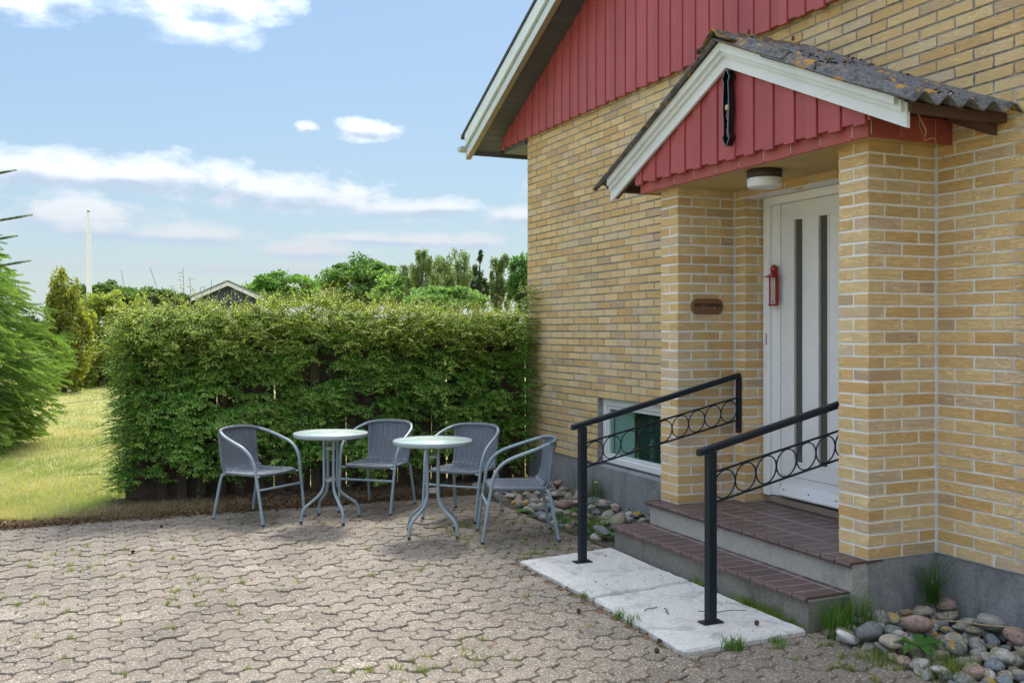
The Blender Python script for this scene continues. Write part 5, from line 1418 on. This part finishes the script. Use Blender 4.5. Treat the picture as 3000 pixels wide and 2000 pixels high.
# ------------------------------------------------------------------ leafy trees and shrubs behind
TLEAF=m_leaf('tree_leaf',.55,.6); BARK=mat_simple('tree_bark',(.12,.10,.08),.95,.4,6,.02)
def tree(px,top,bot,hw,D,label,cA,cB,name='leafy_tree',n=7000,leaf=.16,shape='round',lean=.0,seed=0,group=None,base=None,clumps=60,gap=.0,cat='tree',trunk=True):
    """crown between photo rows top..bot, half width hw px, at depth D"""
    r=np.random.default_rng(seed+int(px)); k=D/2832
    c=np.array(place(px,972,D)); zt=1.53-(top-972)*k; zb=1.53-(bot-972)*k; W_=hw*k; c[2]=0
    t=empty(name,(c[0],c[1],-.03),r.uniform(0,6.28),label,cat,group)
    zc=(zt+zb)/2; hz=(zt-zb)/2
    cl=[]
    while len(cl)<clumps:
        q=r.uniform(-1,1,3); rr=np.linalg.norm(q)
        if rr>1: continue
        if shape=='round':
            if rr<.45: continue
        if shape=='column':
            if math.hypot(q[0],q[1])>(1-.75*max(0,q[2]))*(.75+.25*r.random()): continue
        if shape=='feather':
            w_=math.sqrt(max(0,1-((q[2]+.35)/1.36)**2)); h_=math.hypot(q[0],q[1])
            if h_>w_ or (h_<.25*w_ and q[2]<.5): continue
        if shape=='cone':
            if math.hypot(q[0],q[1])>(1-q[2])/2+.06: continue
        if shape=='dome' and q[2]<-.2 and rr<.6: continue
        cl.append(q)
    cl=np.array(cl); cs_=r.uniform(.16,.34,len(cl))*(.75 if name=='birch_tree' else 1)
    idx=r.integers(0,len(cl),n); g=r.normal(0,1,(n,3)); g/=np.linalg.norm(g,axis=1)[:,None]; g*=(r.random(n)**.4)[:,None]
    P=cl[idx]+g*cs_[idx][:,None]*np.array([1,1,.8]); 
    ht=r.uniform(.0,1,len(cl))[idx]
    if name=='birch_tree': P[:,2]-=.30*r.random(n)**2       # hanging twigs
    P=P*np.array([W_,W_,hz])+np.array([0,0,zc+.03])
    sz=leaf*r.uniform(.6,1.3,n)
    if shape=='column' or name=='birch_tree': M=rotz(r.uniform(0,6.28,n))@roty(r.uniform(.3,1.5,n))@rotx(r.normal(0,.6,n))
    else: M=rotz(r.uniform(0,6.28,n))@roty(r.normal(.2,.6,n))@rotx(r.normal(0,.7,n))
    V,F=scatter(LV,LF,M*sz[:,None,None],P); mixv=(r.random(n)*.55+ht*.45)[:,None]
    C=np.repeat(np.array(cA)*(1-mixv)+np.array(cB)*mixv,6,0)
    link('crown',fast_mesh('crown',V,F,TLEAF,C),t)
    if trunk:
        segs=MB(); segs.tube([(0,0,-.1),(.0,.02*zt,zb+.2),(.03*W_,0,zc+hz*.6)],[.035*zt**.8,.028*zt**.8,.008*zt**.8],8)
        for q in cl[::max(1,len(cl)//14)]:
            e=q*np.array([W_,W_,hz])*.85+np.array([0,0,zc]); s=np.array([0,0,zb+(e[2]-zb)*.35]); segs.tube([s,(s+e)/2+np.array([0,0,.05*hz]),e],[.012*zt**.8,.008*zt**.8,.003*zt**.8],5)
        segs.build('trunk',BARK,t)
    return t
GB='trees on the horizon'
tree(1062,758,905,108,85,'large round dark green tree right of the shed gable',(.07,.15,.05),(.17,.28,.09),seed=1,n=11000,leaf=.28,clumps=70,shape='round',group=GB)
tree(830,800,900,118,95,'low rounded green tree directly right of the shed gable',(0.082,0.194,0.053),(0.177,0.313,0.082),seed=2,n=8000,leaf=.30,shape='dome',group=GB)
tree(965,825,900,70,110,'small dark brownish tree between the two rounded trees',(0.099,0.134,0.063),(0.167,0.208,0.082),seed=3,n=3000,leaf=.3,group=GB)
tree(1160,800,905,75,70,'pale willow-like bush at the foot of the birches',(0.158,0.277,0.086),(0.293,0.418,0.146),seed=4,n=6000,leaf=.2,group=GB)
tree(1238,728,910,58,66,'leftmost tall pale birch above the hedge',(.12,.17,.075),(.25,.31,.15),name='birch_tree',seed=5,n=8000,leaf=.12,shape='feather',clumps=60,group=GB)
tree(1340,728,910,66,68,'second tall birch with split top above the hedge',(.12,.17,.075),(.25,.31,.15),name='birch_tree',seed=6,n=8000,leaf=.12,shape='feather',clumps=60,group=GB)
tree(1405,742,910,30,64,'slender dark pine between the birches',(0.034,0.076,0.034),(0.078,0.124,0.054),name='pine_tree',seed=7,n=2600,leaf=.16,shape='column',clumps=26,group=GB)
tree(1288,745,910,50,72,'pale birch between the first two tall birches',(.13,.18,.08),(.26,.32,.16),name='birch_tree',seed=41,n=7000,leaf=.12,shape='feather',clumps=60,group=GB)
tree(1195,770,910,48,70,'shorter pale birch left of the tall birches',(.13,.18,.08),(.26,.32,.16),name='birch_tree',seed=42,n=7000,leaf=.12,shape='feather',clumps=60,group=GB)
tree(1465,730,910,42,66,'third tall pale birch above the hedge',(.12,.17,.075),(.25,.31,.15),name='birch_tree',seed=8,n=8000,leaf=.12,shape='feather',clumps=50,group=GB)
tree(1535,730,915,58,62,'dark green tree beside the corner of the house',(0.075,0.170,0.053),(0.146,0.271,0.078),seed=9,n=6500,leaf=.2,shape='column',clumps=46,group=GB)
tree(1300,840,915,120,58,'low green bush row under the birches',(0.099,0.205,0.063),(0.208,0.333,0.104),seed=10,n=5000,leaf=.2,shape='dome',trunk=False,cat='bush',name='bush')
for k,(px,top,hw) in enumerate(((250,832,60),(330,824,70),(410,838,75),(490,850,80),(560,862,60))):
    tree(px,top,935,hw,120,['dark wooded rise left of the flagpole','highest part of the distant wood behind the flagpole','distant wood sloping down right of the flagpole','low distant wood behind the hedge top','last low part of the distant wood before the shed'][k],(0.060,0.128,0.037),(0.132,0.209,0.062),seed=20+k,n=5000,leaf=.42,shape='dome',group='distant wood',trunk=False)
tree(185,800,1150,80,25,'golden cypress with dark core behind the spruce',(.10,.15,.035),(.44,.42,.09),name='golden_cypress',seed=31,n=20000,leaf=.075,shape='column',clumps=120)
tree(90,880,1110,70,24,'dark conifer in the gap behind the spruce',(0.034,0.076,0.024),(0.109,0.155,0.039),name='dark_conifer',seed=32,n=8000,leaf=.08,shape='cone',clumps=50)
tree(290,858,1150,75,28,'yellow-green leafy shrub at the end of the lawn',(.15,.22,.05),(.40,.42,.11),seed=33,n=12000,leaf=.085,shape='round',clumps=80,name='leafy_shrub',cat='shrub')
tree(370,850,1150,85,30,'yellow and pink leaved shrub behind the left end of the hedge',(.15,.22,.05),(.40,.42,.11),seed=34,n=12000,leaf=.085,shape='round',clumps=80,name='leafy_shrub',cat='shrub')
tree(232,900,1150,70,27,'pale green low shrub at the far edge of the lawn',(.15,.22,.05),(.40,.42,.11),seed=35,n=9000,leaf=.08,shape='dome',clumps=60,name='leafy_shrub',cat='shrub')
tree(480,880,1112,80,32,'yellow-green shrub hidden behind the hedge',(.15,.22,.05),(.40,.42,.11),seed=36,n=6000,leaf=.09,name='leafy_shrub',cat='shrub')
# flagpole
fp=np.array(place(262,972,46)); H_=1.53+(972-620)*46/2832
pole=empty('flagpole',(fp[0],fp[1],-.03),0,'tall white flagpole rising behind the lawn shrubs','flagpole')
WPOLE=mat_simple('white_pole',(.86,.86,.86),.4)
MB().tube([(0,0,0),(0,0,2.2),(-.02,0,H_*.6),(-.05,0,H_)],[.15,.14,.11,.08],12).build('mast',WPOLE,pole)
MB().lathe([(.0,0),(.07,.02),(.07,.06),(.0,.09)],12,(-.05,0,H_)).build('knob',mat_simple('pole_knob',(.16,.06,.05),.5),pole)
# shed gable behind the hedge
def shed():
    D=40; c=np.array(place(668,972,D)); k=D/2832; za=1.53+(972-826)*k; t=empty('shed',(c[0],c[1],-.03),-YAW+R(14),'small dark blue shed with white bargeboards peeping over the hedge','shed')
    za+=.03; sl=.46; hw=1.75
    SH=mat_simple('shed_boards',(.035,.05,.075),.7,.2,10); 
    for i in range(16):
        x=-1.12+i*.14; m=MB(); m.prism([(x,0),(x+.135,0),(x+.135,za-.12-sl*abs(x+.135)),(x,za-.12-sl*abs(x))] if not(x<0<x+.135) else [(x,0),(x+.135,0),(x+.135,za-.12-sl*abs(x+.135)),(0,za-.12),(x,za-.12-sl*abs(x))],-.02,.0,'y'); m.build('board',SH,t)
    MB().box(-1.14,1.14,.005,6,0,za-.75).build('wall',SH,t)
    for s in (-1,1):
        m=MB(); m.prism([(0,za-.16),(s*1.45,za-.16-sl*1.45),(s*1.45,za-sl*1.45),(0,za)],-.32,-.28,'y'); m.build('bargeboard',mat_simple('shed_white',(.72,.75,.78),.5),t)
        m=MB(); m.prism([(0,za+.005),(s*1.5,za+.005-sl*1.5),(s*1.5,za+.07-sl*1.5),(0,za+.07)],-.36,6.3,'y'); m.build('roof',mat_simple('shed_roof',(.20,.20,.21),.9,.3,3),t)
shed()
